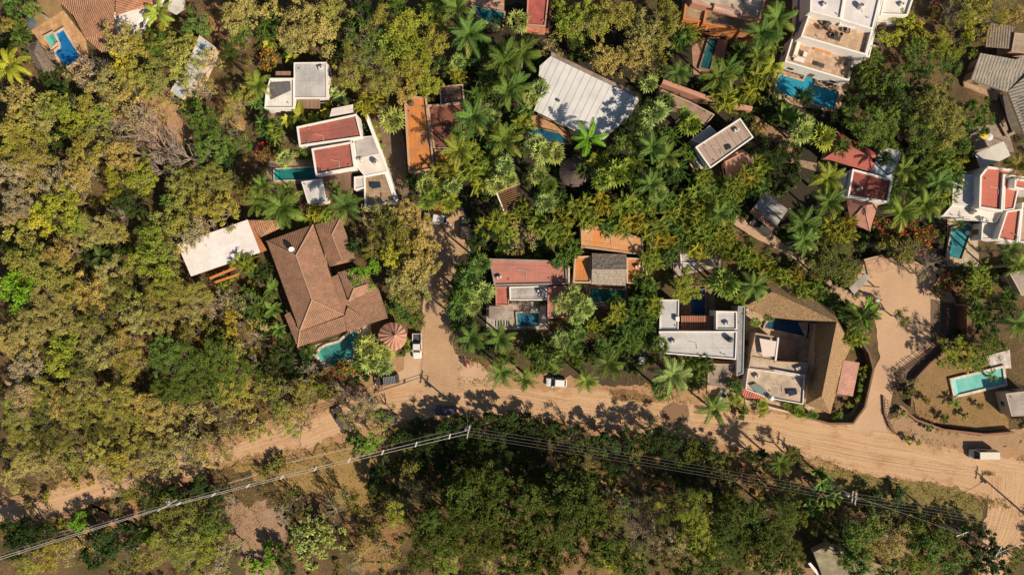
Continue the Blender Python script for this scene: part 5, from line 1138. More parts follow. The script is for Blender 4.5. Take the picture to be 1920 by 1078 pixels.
def palm_crown(seed, kind):
    rng = np.random.default_rng(seed); V = []; F = []; T = []
    def add(v, f, tt):
        o = len(V); V.extend(v); F.extend([tuple(i + o for i in q) for q in f]); T.extend([tt + rng.uniform(-.12, .12) for _ in f])
    if kind == 'coco':
        n = 17
        for i in range(n):
            u = i / n; v, f = frond_geo(rng, i * 2.4 + rng.normal(0, .2), math.radians(72 - 62 * u), math.radians(10 - 75 * u), rng.uniform(2.9, 4.0), 22, .10, .98, (0, 0, .1), .14, .12, .55, .4); add(v, f, rng.choice([rng.uniform(.1, .75), 1.05 if u > .75 else .5, rng.uniform(.3, .9)]))
    elif kind == 'coconut_open':
        n = 12
        for i in range(n):
            u = i / n; v, f = frond_geo(rng, i * 2.4 + rng.normal(0, .25), math.radians(60 - 50 * u), math.radians(-10 - 55 * u), rng.uniform(2.9, 3.8), 22, .12, .85, (0, 0, .1), .16, .1, .55, .5); add(v, f, rng.uniform(.25, .8))
    elif kind == 'fan':
        for i in range(21):       # stiff fans of rays on short stalks
            az = i * 2.4 + rng.normal(0, .15); u = (i + .5) / 21; el = math.radians(85 - 85 * u ** .8); d = np.array([math.cos(az) * math.cos(el), math.sin(az) * math.cos(el), math.sin(el)])
            q = d * rng.uniform(.8, 1.25) + np.array([0, 0, .1]); s1 = unit(np.cross(d, [0, 0, 1.0]) + 1e-6); s2 = np.cross(s1, d); v = []; f = []
            v += [np.zeros(3) - s1 * .03, np.zeros(3) + s1 * .03, q + s1 * .03, q - s1 * .03]; f.append((0, 1, 2, 3))
            for k in range(6):
                a = (k - 2.5) / 2.5 * 1.1; dd = unit(d * math.cos(a) + s1 * math.sin(a) + s2 * .18 * rng.normal()); Lr = 1.25 * (1 - .2 * abs(a)) * rng.uniform(.9, 1.1); sw = np.cross(dd, s2); w = unit(sw) * .11
                m = q + dd * Lr * .55; tp = q + dd * Lr + np.array([0, 0, -.22 * Lr]); b = len(v); v += [q - w * .4, q + w * .4, m + w, m - w, tp]; f += [(b, b + 1, b + 2, b + 3), (b + 3, b + 2, b + 4, b + 4)]
            add(v, f, rng.uniform(.3, .85))
    elif kind == 'areca':        # clump of slender heads with arched, recurved fronds
        heads = 9
        for hN in range(heads):
            a = hN * 2.4; rr = 0 if hN == 0 else 1.75 * math.sqrt(hN / heads) * rng.uniform(.7, 1.1); b0 = np.array([rr * math.cos(a), rr * math.sin(a), rng.uniform(-1.0, .2)])
            for i in range(7):
                v, f = frond_geo(rng, rng.uniform(0, 6.28), math.radians(rng.uniform(30, 75)), math.radians(rng.uniform(-75, -20)), rng.uniform(1.2, 2.0), 13, .10, .46, b0, .12, .55, .6, .15); add(v, f, rng.uniform(.1, .95))
    elif kind == 'banana':
        for i in range(11):
            az = i * 2.4 + rng.normal(0, .3); e0 = math.radians(rng.uniform(35, 75)); e1 = math.radians(rng.uniform(-50, 10)); L = rng.uniform(1.7, 2.5); h = np.array([math.cos(az), math.sin(az), 0]); sd = np.array([-h[1], h[0], 0]); p = np.zeros(3); v = []; f = []
            for k in range(8):
                t = k / 7; w = .42 * math.sin(math.pi * min(1, .12 + t * .88)) + .03; el = e0 + (e1 - e0) * t
                v += [p - sd * w + [0, 0, w * .35], p, p + sd * w + [0, 0, w * .35]]; p = p + (h * math.cos(el) + np.array([0, 0, math.sin(el)])) * L / 7
                if k: b = 3 * (k - 1); f += [(b, b + 1, b + 4, b + 3), (b + 1, b + 2, b + 5, b + 4)]
            add(v, f, rng.uniform(.2, .9))
    V = np.array(V); me = bpy.data.meshes.new('crown'); me.from_pydata(V.tolist(), [], [tuple(dict.fromkeys(q)) for q in F]); me.update()
    at_ = me.attributes.new('tint', 'FLOAT', 'FACE'); at_.data.foreach_set('value', np.clip(np.array(T), 0, 1).astype(np.float32)); me.materials.append(PALML); return me
LIB = {}
def lib(kind, Rr, var):
    """crown + limb meshes, shared between copies; sized classes keep leaves life-size"""
    if kind in ('coco', 'coconut_open', 'fan', 'areca', 'banana'): cls = 0
    else: cls = min((1.4, 2.4, 3.6, 5.0), key=lambda c: abs(c - Rr))
    key = (kind, cls, var)
    if key in LIB: return LIB[key], cls
    sd_ = sum(map(ord, kind)) * 31 + int(cls * 10) * 7 + var
    if cls == 0: LIB[key] = (palm_crown(sd_, kind), None)
    else:
        if kind == 'bare': c = None; l = branches(sd_, cls, cls * 1.1, BARE, 7, 3, .2, .5, 4)
        elif kind == 'dry':
            V, F, T = crown_mesh(sd_, cls, kind); c = np_mesh('crown', V, F, T, LEAF); l = branches(sd_, cls * 1.0, cls * 1.1, BARE, 6, 3, .16, .7, 3)
        elif kind == 'fine':
            V, F, T = crown_mesh(sd_, cls, kind); c = np_mesh('crown', V, F, T, LEAF); l = branches(sd_, cls * 1.02, cls * 1.15, BARE, 6, 2, .14, .75, 4)
        else:
            V, F, T = crown_mesh(sd_, cls, kind); c = np_mesh('crown', V, F, T, LEAF); l = branches(sd_, cls * .8, cls * 1.2, BARK, 5, 1, .2, .5)
        LIB[key] = (c, l)
    return LIB[key], cls
CC = dict(ol=(.290, .278, .056), gd=(.360, .300, .088), gr=(.115, .170, .026), dk=(.040, .066, .013), br=(.15, .30, .02), ye=(.35, .35, .035), lt=(.27, .335, .090), gy=(.35, .285, .16), yg=(.245, .285, .036), mg=(.115, .188, .034), do=(.145, .145, .030), rd=(.30, .04, .03), og=(.31, .27, .03))
CN = dict(ol='olive', gd='golden-brown', gr='green', dk='dark green', br='bright green', ye='yellow-green', lt='pale green', gy='greyish', yg='lime-olive', mg='mid green', do='dark olive', rd='red-flowered', og='orange-flowered')  # dark green also names shrubs whose colour holds tree shadow
KN = dict(leafy='leafy tree', fine='fine-leaved tree', dry='sparse dry tree', bare='bare branching tree', big='large-leaved tree', bush='bush', flower='flowering shrub', coco='feather palm', coconut_open='open feather palm', fan='fan palm', areca='cane palm clump', banana='banana plant')
NM = dict(leafy='broadleaf_tree', fine='feathery_tree', dry='dry_tree', bare='bare_tree', big='broadleaf_tree', bush='bush', flower='flowering_shrub', coco='palm_tree', coconut_open='palm_tree', fan='fan_palm', areca='cane_palm', banana='banana_plant')
CT = dict(leafy='tree', fine='tree', dry='tree', bare='tree', big='tree', bush='bush', flower='shrub', coco='palm tree', coconut_open='palm tree', fan='palm tree', areca='palm tree', banana='plant')
rt = random.Random(11)
def plant(kind, colour, px, py, rpx, h=None, flowers=None):
    Rr = rpx * S
    if kind in ('bush', 'flower'): h = h or Rr * 1.0 + .5
    elif kind == 'coco': h = h or 8.5
    elif kind == 'coconut_open': h = h or 7
    elif kind == 'fan': h = h or 5.8
    elif kind == 'areca': h = h or rt.uniform(3.2, 6.0); Rr *= 1.12
    elif kind == 'banana': h = h or 1.6
    else: h = h or min(8.5, 2.2 + Rr * 1.25)
    if py > 850 and 680 < px < 1700 and kind in ('leafy', 'fine') and colour in ('gr', 'mg', 'ye', 'yg', 'ol'): h = min(12.5, h * 1.75)
    x, y, _ = P(px, py, h)
    (cm, lm), cls = lib(kind, Rr, rt.randrange(4 if kind not in ('coco', 'fan', 'areca') else 5))
    c0 = CC[colour]
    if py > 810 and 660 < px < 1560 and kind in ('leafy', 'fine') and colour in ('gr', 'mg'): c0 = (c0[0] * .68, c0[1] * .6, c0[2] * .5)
    if kind in ('coco', 'coconut_open', 'fan') and colour in ('ye', 'yg'): c0 = (c0[0] * .85, c0[1] * .95, c0[2])
    if px < 480 and kind in ('leafy', 'fine', 'dry'): Rr *= 1.08
    if kind == 'areca': c0 = (c0[0] * .74, c0[1] * .78, c0[2] * .75)
    j = rt.uniform(.85, 1.18); hj = rt.uniform(-.13, .13); col = (c0[0] * j * (1 + hj), c0[1] * j, c0[2] * j * (1 - hj), 1)
    t = thing(NM[kind], None, CT[kind], (x, y, 0)); t.rotation_euler.z = rt.uniform(0, 6.28); del t['_o']
    AUTO.append((t, (kind, colour, rpx), px, py))
    if cls == 0:
        nat = {'coco': 3.7, 'coconut_open': 3.6, 'fan': 2.35, 'areca': 2.7, 'banana': 2.0}[kind]; s = Rr * 1.08 / nat
        c = bpy.data.objects.new('crown', cm); COL.objects.link(c); c.parent = t; c.location = (0, 0, h - .3); c.scale = (s * rt.uniform(.92, 1.1), s * rt.uniform(.92, 1.1), s * rt.uniform(.8, 1.1)); c.rotation_euler = (rt.uniform(-.16, .16), rt.uniform(-.16, .16), 0); c.color = col
        lean = Vector((rt.uniform(-.5, .5), rt.uniform(-.5, .5), 0)) if kind in ('coco', 'coconut_open') else Vector()
        key = ('ptrunk', kind)
        if key not in LIB:
            g = G()
            if kind == 'areca':
                for i in range(7):
                    a = i * 2.4; r_ = 0 if i == 0 else 1.2 * math.sqrt(i / 7); g.tube([(r_ * .4 * math.cos(a), r_ * .4 * math.sin(a), 0), (r_ * math.cos(a), r_ * math.sin(a), .9)], .05, 5)
            else:
                rb = {'coco': .2, 'coconut_open': .18, 'fan': .24, 'banana': .14}[kind]
                g.tube([(0, 0, 0), (.05, .1, .1), (-.05, .12, .4), (0, .05, .75), (0, 0, 1.0)], [rb * 1.5, rb, rb * .9, rb * .8, rb * .85], 9)
            me = bpy.data.meshes.new('trunk'); me.from_pydata([tuple(v) for v in g.v], [], g.f); me.update(); me.materials.append(PALMB); LIB[key] = me
        k = bpy.data.objects.new('trunk', LIB[key]); COL.objects.link(k); k.parent = t; k.scale = (1, 1, h - .2)
    else:
        s = Rr / cls
        if lm is not None:
            k = bpy.data.objects.new('trunk' if kind != 'bush' else 'stem', lm); COL.objects.link(k); k.parent = t
            zt = (h - .3) / (cls * (1.75 if kind in ('bare', 'dry', 'fine') else 1.25)); k.scale = (s, s, min(zt, 2.2) if kind in ('bare', 'dry', 'fine') else min(zt * 1.0, 2.2))
        if cm is not None:
            c = bpy.data.objects.new('crown' if kind not in ('bush', 'flower') else 'foliage', cm); COL.objects.link(c); c.parent = t; c.scale = (s * rt.uniform(.85, 1.15), s * rt.uniform(.85, 1.15), s * rt.uniform(.85, 1.2)); c.color = col
            top = cls * .62 * s; c.location = (0, 0, max(h - top, .25))
        if flowers:
            key = ('blossom', flowers, cls)
            if key not in LIB:
                rng = np.random.default_rng(5); n = int(11 * cls * cls); a = rng.uniform(0, 6.28, n); q = np.sqrt(rng.uniform(0, 1, n)) * .95; cl = rng.normal(0, .25, (n, 3))
                pos = np.stack([q * cls * np.cos(a), q * cls * np.sin(a), cls * .58 * np.sqrt(1 - q * q * .9) + .1], 1) + cl * .4
                V, F = leaves(rng, pos, rng.normal(0, .5, (n, 3)) + [0, 0, 1], .34, .8); LIB[key] = np_mesh('blossom', V, F, rng.uniform(.3, .9, n), LEAF)
            f = bpy.data.objects.new('blossom', LIB[key]); COL.objects.link(f); f.parent = t; f.scale = c.scale; f.location = c.location; f.color = (*{'red': (.42, .02, .04), 'orange': (.5, .16, .02), 'pink': (.6, .1, .15)}[flowers], 1)
    return t

K1 = dict(o='leafy', f='fine', d='dry', b='bare', g='big', s='bush', w='flower', c='coco', p='coconut_open', n='fan', a='areca', m='banana')
# per photo tile: origin x, origin y, then entries  kind colour x y r [h]
TILES = [
(0, 0, '''p ye 60 370 118 5;n mg 90 50 75 4;n mg 190 60 60 4;o ol 40 140 60;a mg 110 205 70;s dk 30 250 45;s gr 150 300 30
s dk 300 440 85;n dk 280 440 60 3;s dk 330 520 70;p ye 890 75 95 4;o mg 1090 120 80;o gd 1310 60 110;o gd 1400 30 90
o gd 640 195 115;s dk 770 350 80;o ye 640 320 75;o ol 760 240 100;o gr 860 230 90;f ye 890 170 60;o ol 960 240 90;o ol 990 350 105;d gy 430 400 90;b gy 480 400 110;b gy 250 300 30
o gd 90 560 100;o ol 60 690 100;f ol 110 830 120;o gd 190 660 90;o ol 240 590 85;f yg 330 600 90;s dk 260 810 90;s dk 330 760 70;o yg 400 690 85;o ol 470 560 90;f gd 600 480 100;f ol 720 440 100;f ol 850 420 100;d gd 700 560 120;f yg 560 650 80
d gy 760 640 120;b gy 700 700 150;b gy 850 790 150;d gd 560 760 110;f ol 460 830 110;f gd 640 860 100;b gy 1000 850 120;b gy 880 920 110;o mg 1090 640 85;f gr 1180 720 90;f mg 1160 830 90;d gd 1290 690 80;f ol 1300 560 80;f gr 1320 800 80;s dk 1240 900 90
o yg 760 980 95;f ye 640 1010 85;f gd 420 960 110;f gy 300 1030 100;d gy 380 930 110;f gd 170 960 110;o yg 60 790 80;f gy 50 950 90;o do 150 880 60;f ol 980 1010 90;f ol 1100 1020 90;f ol 1240 1010 85
d gd 1050 400 70;d ol 1170 330 65;d gy 1060 480 60;d gd 930 560 90;s mg 1050 560 60;d gd 1140 490 60;o dk 1300 260 60;o ol 1390 520 60;f ol 1040 240 55;a mg 1340 170 60;f ol 220 730 60;s dk 420 540 60'''),
(480, 0, '''o dk 1330 130 60;o gr 1300 480 55;o dk 1340 560 50;a gr 1180 330 60;a mg 1280 720 60;a mg 1150 760 55;a yg 1360 740 50;a mg 1330 860 55;o gd 240 90 140;o gd 330 180 110;o gd 180 200 95;o ol 420 60 100;o gd 90 40 80;a mg 60 190 60;m ye 70 250 40;w og 60 330 65;m ye 200 330 40;a mg 110 110 60;s dk 430 270 70;s dk 180 260 60
d mg 620 200 130;b gy 600 230 130;f ol 700 110 100;o yg 860 120 120;o yg 880 260 130;o yg 760 250 110;f ol 690 340 110;f ol 540 300 100;f ol 500 420 80;o ol 860 410 110;o yg 960 440 95;f ol 740 450 90;o gr 1000 60 100;o ol 1000 200 80;o gr 780 30 90;o dk 600 50 80;o dk 520 120 60;o dk 1000 330 80;f gd 830 520 60;f do 960 520 50
c mg 1195 190 125;c gr 1130 50 95;n lt 1130 350 55 4;a ye 1130 420 60;o dk 1260 300 80;c gr 1400 350 115;c mg 1420 520 110;c mg 1220 660 115;c gr 1400 790 110;c yg 1140 850 105;n lt 1400 930 65;n lt 1330 660 55;n lt 1415 1010 60;a gr 1250 520 60;a mg 1300 420 60
n lt 765 670 85 4;a og 640 560 65;a ye 610 600 50;m lt 480 560 55;m lt 440 520 40;m ye 385 490 45;m ye 390 560 40;m yg 250 650 65 2.4;m ye 330 680 55;m yg 180 680 45;m ye 390 640 40;a mg 60 710 70;a yg 110 750 50
c yg 10 480 85;a mg 30 570 60;w rd 40 850 60;n lt 165 890 65 3.5;n gr 275 830 50 3;s dk 90 810 60;s dk 290 760 50;c mg 40 1040 75;p mg 180 1070 60;p gr 450 1075 70
n lt 960 1040 75;n lt 1100 1050 60;a og 1060 960 75;a yg 1180 960 75;a ye 1260 1010 70;a yg 1300 930 70;a yg 1220 860 60;n lt 1350 1040 65;a yg 1010 990 50;a gr 880 1010 50
s yg 650 700 26;s yg 665 760 26;s yg 685 820 26;s yg 705 880 26;s yg 725 930 24;s dk 620 720 35;s dk 1200 560 70;s dk 1300 840 60;s dk 1330 260 60'''),
(960, 0, '''o dk 770 590 55 10.5;o dk 715 690 60 10.5;o gr 620 790 50 9;a gr 880 760 60;a mg 700 800 60;a mg 920 960 60;a mg 850 960 60;a yg 480 900 50;a mg 410 950 50;a gr 690 1000 55;a mg 870 560 50;o dk 900 1000 60;a mg 1180 1030 55;a mg 1100 1050 55;s dk 950 900 60;n lt 35 120 80;c mg 60 310 110;c mg 30 480 90;n lt 150 500 70;n lt 110 560 50;a mg 60 640 70;a ye 60 700 60;d gd 230 250 85;o yg 330 110 100;o ol 460 130 110;o ol 600 50 110;o gd 760 140 110;o gd 700 240 90;o ol 890 70 100;o gd 500 310 100;o gd 600 330 80;o gd 730 330 100;o ol 820 300 80;o yg 420 30 80;o yg 290 30 60;o ol 880 160 80;f gd 850 220 70;o dk 380 210 60
n lt 765 470 65;a mg 950 220 70;c mg 930 410 75;a yg 1010 190 60;c gr 1160 440 105;c mg 1210 400 85;a ye 1230 570 75;a yg 1150 560 60;a ye 1340 500 80;a yg 1400 410 80;c mg 1400 200 110;a mg 1300 300 70;a gr 1330 380 60;c gr 1380 330 80
n lt 790 640 90 8;n lt 740 720 60 8;n yg 1000 700 75;n yg 960 640 50;c mg 790 830 100;c mg 870 880 85;n yg 580 980 90;n yg 500 1010 70;n yg 650 940 60;c mg 780 1040 90;n lt 170 850 75;n lt 240 860 65;n lt 140 980 70;n lt 130 800 60;p br 430 780 115 8.5;a mg 1000 860 50;a gr 700 910 60
o dk 650 740 60 8.5;o dk 560 830 60 7.5;s dk 660 620 60;s dk 580 880 50;a yg 1370 960 75;a og 1320 1000 60;a yg 1250 1040 60;a mg 1400 1040 60;c dk 1225 690 30 4;s dk 1330 620 60;w og 1370 710 40;s dk 1290 540 50;n gr 200 1040 60;s dk 900 570 50'''),
(1440, 0, '''o gr 620 480 70;o dk 520 440 60;a gr 600 300 45;o gr 740 480 80;o dk 880 450 80;o gr 700 620 70;a mg 420 820 50;o dk 660 880 50;a gr 930 970 60;a mg 860 960 60;c mg 55 110 110;c mg 20 200 70;a yg 10 250 60;p ye 25 370 80;o ye 790 80 75;o ye 720 190 65;o ye 820 130 50;f mg 850 240 80;o og 950 190 80;f yg 1000 260 90;f mg 1040 350 85;f gr 880 340 80;m gr 620 340 50;a gr 560 390 60;b gy 710 430 65;s yg 640 420 60;o gr 780 400 60
d ol 1080 60 100;w rd 960 60 60;f ye 1140 120 80;f ol 1200 50 80;f ol 1320 50 100;f gd 1400 80 60;d gd 1210 200 60;f gr 1120 250 70;m gr 90 650 70 3;s dk 60 600 80;m mg 160 660 50 3;a dk 200 540 60;o dk 460 640 80;o dk 500 540 70
n lt 180 740 85;n yg 300 770 85;n lt 220 680 50;f mg 620 680 125;f gr 660 780 80;f mg 560 770 70;f ol 960 590 130;f gr 850 560 80;f mg 900 720 100;f ol 1050 700 120;f mg 1090 820 80;f mg 1190 620 90;f gr 1220 700 60;f gr 960 830 90;f mg 860 840 75;f ye 1080 930 60;a yg 1000 920 60;c gr 760 950 80;a gr 830 1000 70;o dk 760 550 90;o dk 800 640 70;o do 700 560 60
c yg 340 1000 105;o dk 50 870 90;s dk 110 1000 80;s dk 150 870 70;c do 1400 930 90;s dk 1120 880 70;c mg 960 1030 90;a mg 1060 1000 60;a gr 700 1060 70;o dk 60 970 70;s dk 480 880 40'''),
(0, 360, '''o yg 290 90 130;o yg 420 190 85;o ye 210 160 80;f gy 60 60 90;f gd 50 130 70;f ol 380 40 80;b gy 640 120 75;f gd 510 220 100;f ol 620 230 70;f ol 140 370 110;o ol 220 430 110;f gd 330 330 95;f ol 110 230 70;o ol 300 480 100;f ol 80 470 80;o br 60 560 100;s dk 30 270 70;s dk 90 650 60
f yg 860 330 120;f gr 800 220 90;f yg 900 460 90;f yg 760 400 80;m dk 580 370 70 4;s dk 500 350 90;s dk 640 330 80;o dk 700 60 100;o ol 980 60 100;o ol 1100 60 90;f ol 1230 100 95;d gy 1080 210 95 7;d gd 1000 270 70 7;d gy 1130 180 60 6.5;f ol 1010 180 75 7;d gd 1090 200 75 7;f gy 1060 250 50 7;f ol 900 170 80;a mg 940 60 50
f gd 590 480 90;f gd 470 560 100;f ol 380 600 90;f gd 240 640 110;f gd 330 740 100;f do 540 690 100;f ol 700 620 80;f ol 860 610 100;f ol 960 540 90;f ol 1070 570 90;f gd 1060 660 85;f gd 760 720 110;f gd 880 720 90;f do 640 560 80
f gd 120 740 100;o yg 330 870 100;f yg 330 970 90;f gd 60 870 100;f gy 100 990 100;f gd 470 810 95;f do 450 740 70;f gd 560 910 100;f do 420 990 90;f gd 690 860 90;f ol 700 980 100;f gd 200 800 70;o do 200 900 60
f mg 920 870 80;f gr 880 950 90;f gr 1000 960 100;f gr 1100 1020 100;f gr 1190 930 100;f ol 1280 900 70;f gr 1280 1010 100;f gr 1390 1000 80;d gy 1200 640 70;d gd 1290 620 70;d mg 1370 620 60;d og 1320 740 80;d gd 1400 820 75;w og 1125 830 35;s yg 1250 500 45;a yg 1370 400 60;a mg 1420 440 50;s mg 1400 560 50;s do 1180 780 80;a og 1300 780 45;f do 1040 800 70;a mg 1400 680 45'''),
(480, 360, '''c mg 150 90 125;c gr 20 60 90;c mg 500 75 105;a ye 335 115 60;a yg 250 150 50;a yg 400 130 45;a dk 40 450 60;m gr 90 545 60 3;m mg 100 660 60 3;m gr 130 770 55 3;a gr 30 640 60;s dk 30 760 60;s dk 150 900 90;s dk 230 960 90;s dk 80 1000 90;n mg 310 890 45 2;d gy 300 1010 80;w rd 450 1010 55;w rd 400 1020 50;w og 510 990 50;s dk 600 1020 50;s gd 20 740 50
n lt 620 870 85 3.5;n lt 650 950 80 3.5;n lt 720 900 60 3;n lt 710 970 65 3;n gr 590 960 60 3
o do 720 190 100;d gd 700 110 90;f gd 840 120 85;f gd 900 180 90;o do 830 260 100;o ye 770 340 85;o gd 930 320 95;o gd 900 430 110;o gd 790 510 90;o gd 900 540 90;o gd 950 420 80;o ol 810 600 75;o do 640 280 75;o dk 570 310 50;o mg 820 670 80;s gr 880 720 60 2.5;o br 590 470 80;s gr 820 890 45;s yg 850 850 30;s mg 770 640 50
n mg 1260 400 65 7.5;n mg 1200 490 70 7.5;n lt 1270 560 80 7.5;n mg 1160 580 60 7.5;n lt 1220 640 60 7.5;n mg 1130 660 60 7.5;c mg 1210 820 95;c mg 1370 820 95;c mg 1375 1010 95;a ye 1310 200 70 7;a yg 1370 150 70 7;a yg 1400 230 60 7;s dk 1320 330 50;a gr 1180 450 70;a gr 1150 520 70;a gr 1120 600 60;s dk 1200 600 60;o dk 1220 310 65 8;o dk 1290 250 70 8;o dk 1380 280 60 7;n yg 960 50 60;n yg 1080 60 70;n yg 1000 20 60;s dk 1180 720 70;a yg 1380 940 50;s dk 1120 740 50'''),  # dark green trees and green canes beside the lane added to deepen its shade
(820, 360, '''a mg 870 70 60;a mg 960 200 50;a mg 1130 40 60;a mg 1240 40 60;a mg 1340 190 60;a yg 940 130 60;a yg 1050 200 55;a mg 1300 60 60;a gr 1390 300 60;a mg 1300 350 55;a mg 1000 860 60;a mg 1140 860 55;a mg 1000 620 45;a gr 1210 700 50;a gr 780 940 50;a mg 600 960 50;a mg 560 980 45;n lt 1240 10 60;a yg 60 40 60;n lt 600 60 75;a og 700 160 70;a yg 560 170 60;a yg 640 210 60;a yg 700 250 70;a mg 750 330 70;a mg 700 380 55;d gd 460 220 80;d gd 430 310 60;s br 560 315 65 2.2;n gr 350 335 40 2;d gy 520 260 50;a yg 480 110 60;a mg 680 60 60;a yg 790 90 70;a yg 860 160 60;a og 930 60 70;a yg 1000 140 70;a yg 1060 70 70;a og 1120 180 70;a yg 1180 90 60;a yg 1220 200 70;a og 1280 280 70;a mg 1250 370 55;a yg 1340 120 70;a yg 1380 60 60;a yg 1220 400 45;a yg 1400 210 60;a mg 1170 560 50;a mg 1180 660 55;a mg 1100 700 60;a yg 1010 690 60;a mg 1060 780 65;a gr 960 780 60;a mg 1170 760 60;a gr 1080 860 60;a yg 1220 640 55;a mg 930 860 55
n lt 760 580 65;n lt 700 630 65;n lt 820 650 70;n lt 780 700 60;n lt 700 830 65;n mg 790 800 55;n mg 770 870 60;n mg 680 940 60;c mg 960 970 95;c yg 840 1060 75;c mg 490 1050 70;a mg 540 900 55;a gr 620 880 50;a yg 870 750 40;o yg 1370 540 70;o yg 1420 580 60;o yg 1400 480 60;b gy 480 640 55 4.5;s dk 560 840 50;s dk 1090 940 60;s dk 880 920 50;s dk 820 500 40;s dk 1230 800 60;n mg 1250 860 60'''),
(1180, 440, '''a yg 110 130 60;a gr 120 300 60;a yg 70 250 60;a mg 60 380 60;a yg 100 470 60;a gr 130 570 50;a mg 30 540 60;n yg 530 280 90;c mg 700 290 105;a yg 620 370 50;n mg 500 220 50;n yg 710 490 38 2.5;n mg 785 455 42 2.8;a ye 400 100 60;a yg 330 40 60;a yg 480 60 60;a yg 560 90 65;a yg 610 80 55;a yg 650 130 60;a yg 715 150 55;a ye 760 190 60;a yg 810 220 50;a yg 880 240 55;a og 940 250 55;a yg 970 310 55;a mg 1040 320 60;a yg 1060 390 55;a mg 1130 380 55;a yg 1180 440 45;
c lt 245 790 130 6;n mg 180 870 70;a gr 330 740 70;a mg 370 820 60;c mg 470 970 100 6.5;a mg 430 740 60;n yg 600 930 42 2;n yg 740 945 45 2;n yg 950 990 42 2;n mg 1030 1010 35 2;a mg 590 850 45;s gr 640 1000 40;s yg 760 990 35;a yg 900 960 30 1.8;p dk 1300 470 105 7;a ye 1260 590 50;s gr 1160 1020 28;s yg 1240 960 24;s yg 1290 920 24;s yg 1300 860 24;s yg 1320 800 24;s yg 1330 750 22;s gr 1190 1000 26
o do 1110 100 80;o do 1020 50 70;f do 1200 170 80;c mg 980 30 90;o ye 1190 30 60;s dk 1150 250 60;'''),
(1300, 340, '''a yg 40 60 60;a mg 110 40 60;a mg 180 80 60;a yg 250 60 60;a yg 60 140 60;a yg 130 120 60;a mg 200 160 60;a yg 30 220 60;a mg 100 210 60;a yg 170 240 60;a yg 60 290 60;a yg 140 300 55;a og 210 310 55;c mg 150 180 75 7;a mg 10 10 60;a yg 60 -30 55;o dk 330 40 60;s dk 300 60 60'''),
(0, 718, '''d gd 660 470 70 6;d gd 850 460 80 6;f gd 900 430 70 7;d gy 990 420 80 6;d ol 1080 400 70 6;d gd 1180 420 70 6;f gd 740 480 60 6;f gd 1250 390 60 6;d gy 580 500 60 5;s gd 500 560 30;s gd 420 580 28;s ol 250 640 30;s gd 150 690 30;d gd 300 500 60 5;f gd 1420 270 70 6;d ol 1560 260 70 6;d gd 1640 180 70 6;f ol 1560 140 70 7;d gd 1700 80 60 6'''),
(1440, 718, '''o gr 520 1050 70 7;o do 470 1010 60 7;o gr 20 900 90 8;o gr 30 1030 90 8;o gr 130 1060 80 7;f gr 560 1040 60 6;o gr 700 1050 70 6;s gd 760 180 26;s do 800 60 40;s gd 900 100 30;s do 1000 200 30;s gd 1120 190 28;s do 1200 130 26;d do 830 10 60 3'''),
(1440, 360, '''c mg 200 190 110;a ye 370 190 70;a og 440 230 60;a yg 330 250 55;c mg 340 60 95;a og 460 170 50;w rd 600 170 50;f do 370 370 100;o do 300 440 70;f ol 460 460 75;o do 470 380 70;c yg 750 120 110;c mg 880 70 100;a yg 980 50 80;w rd 700 230 80;w rd 800 190 60;w og 860 280 80;f do 780 320 80;w rd 900 240 70;b gy 860 380 120;b gy 980 400 90;d gy 900 450 80;w rd 1060 490 70;w og 990 530 55;o yg 1200 460 90;o yg 1240 530 70;o yg 1150 570 60;o dk 1140 460 70;n gr 1180 690 65;n mg 1160 640 50;c mg 1390 740 90;s dk 1260 740 90;o gr 1290 860 90;o gr 1200 930 80;f yg 1090 890 90;f yg 1030 950 60;s gd 1140 960 50;s dk 1060 820 40;c yg 1400 410 80;c mg 1360 320 70;p yg 1070 185 45 3;p br 540 680 100 6.5;a yg 500 800 60;s dk 430 640 40;a mg 430 700 40;f do 770 700 45 4.5;p mg 1260 1030 45 2.5;s dk 1340 660 80;a gr 1350 590 60;s dk 1150 780 70;s dk 1330 420 40'''),
(1440, 718, '''p gr 1050 110 45 1.2;s gr 910 250 25;n yg 180 170 36 2;n yg 230 180 30 2;s gr 320 30 10;s yg 790 320 22;s yg 850 335 20;c mg 70 450 85 6;o do 140 420 60;m mg 300 570 60 4;m mg 330 640 60 4;m mg 240 660 55 4;m mg 260 720 50 3;m mg 380 640 45 3;m gr 290 500 50 3;o gr 80 780 110;f gr 60 880 100;f gr 170 750 80;f gr 130 950 90;o dk 430 860 100;o gr 560 850 100;f gd 580 960 110;f gr 500 950 80;o do 640 780 90;d gd 720 880 110;f gd 700 980 100;o gr 850 850 90;o gr 920 950 110;f yg 880 1030 90;f gr 1030 900 90;o gr 1090 990 80;f mg 1040 1040 70;s br 1105 830 26;s do 1000 800 50;o dk 1290 1000 100;o do 1400 980 80;o dk 1240 870 60;s gd 960 770 40;s do 860 760 50;s do 550 690 50;o dk 60 620 80;d gr 180 600 60;s dk 740 640 50;s dk 600 640 50;o do 300 810 60;d gd 40 1000 80;o do 1180 1040 50'''),
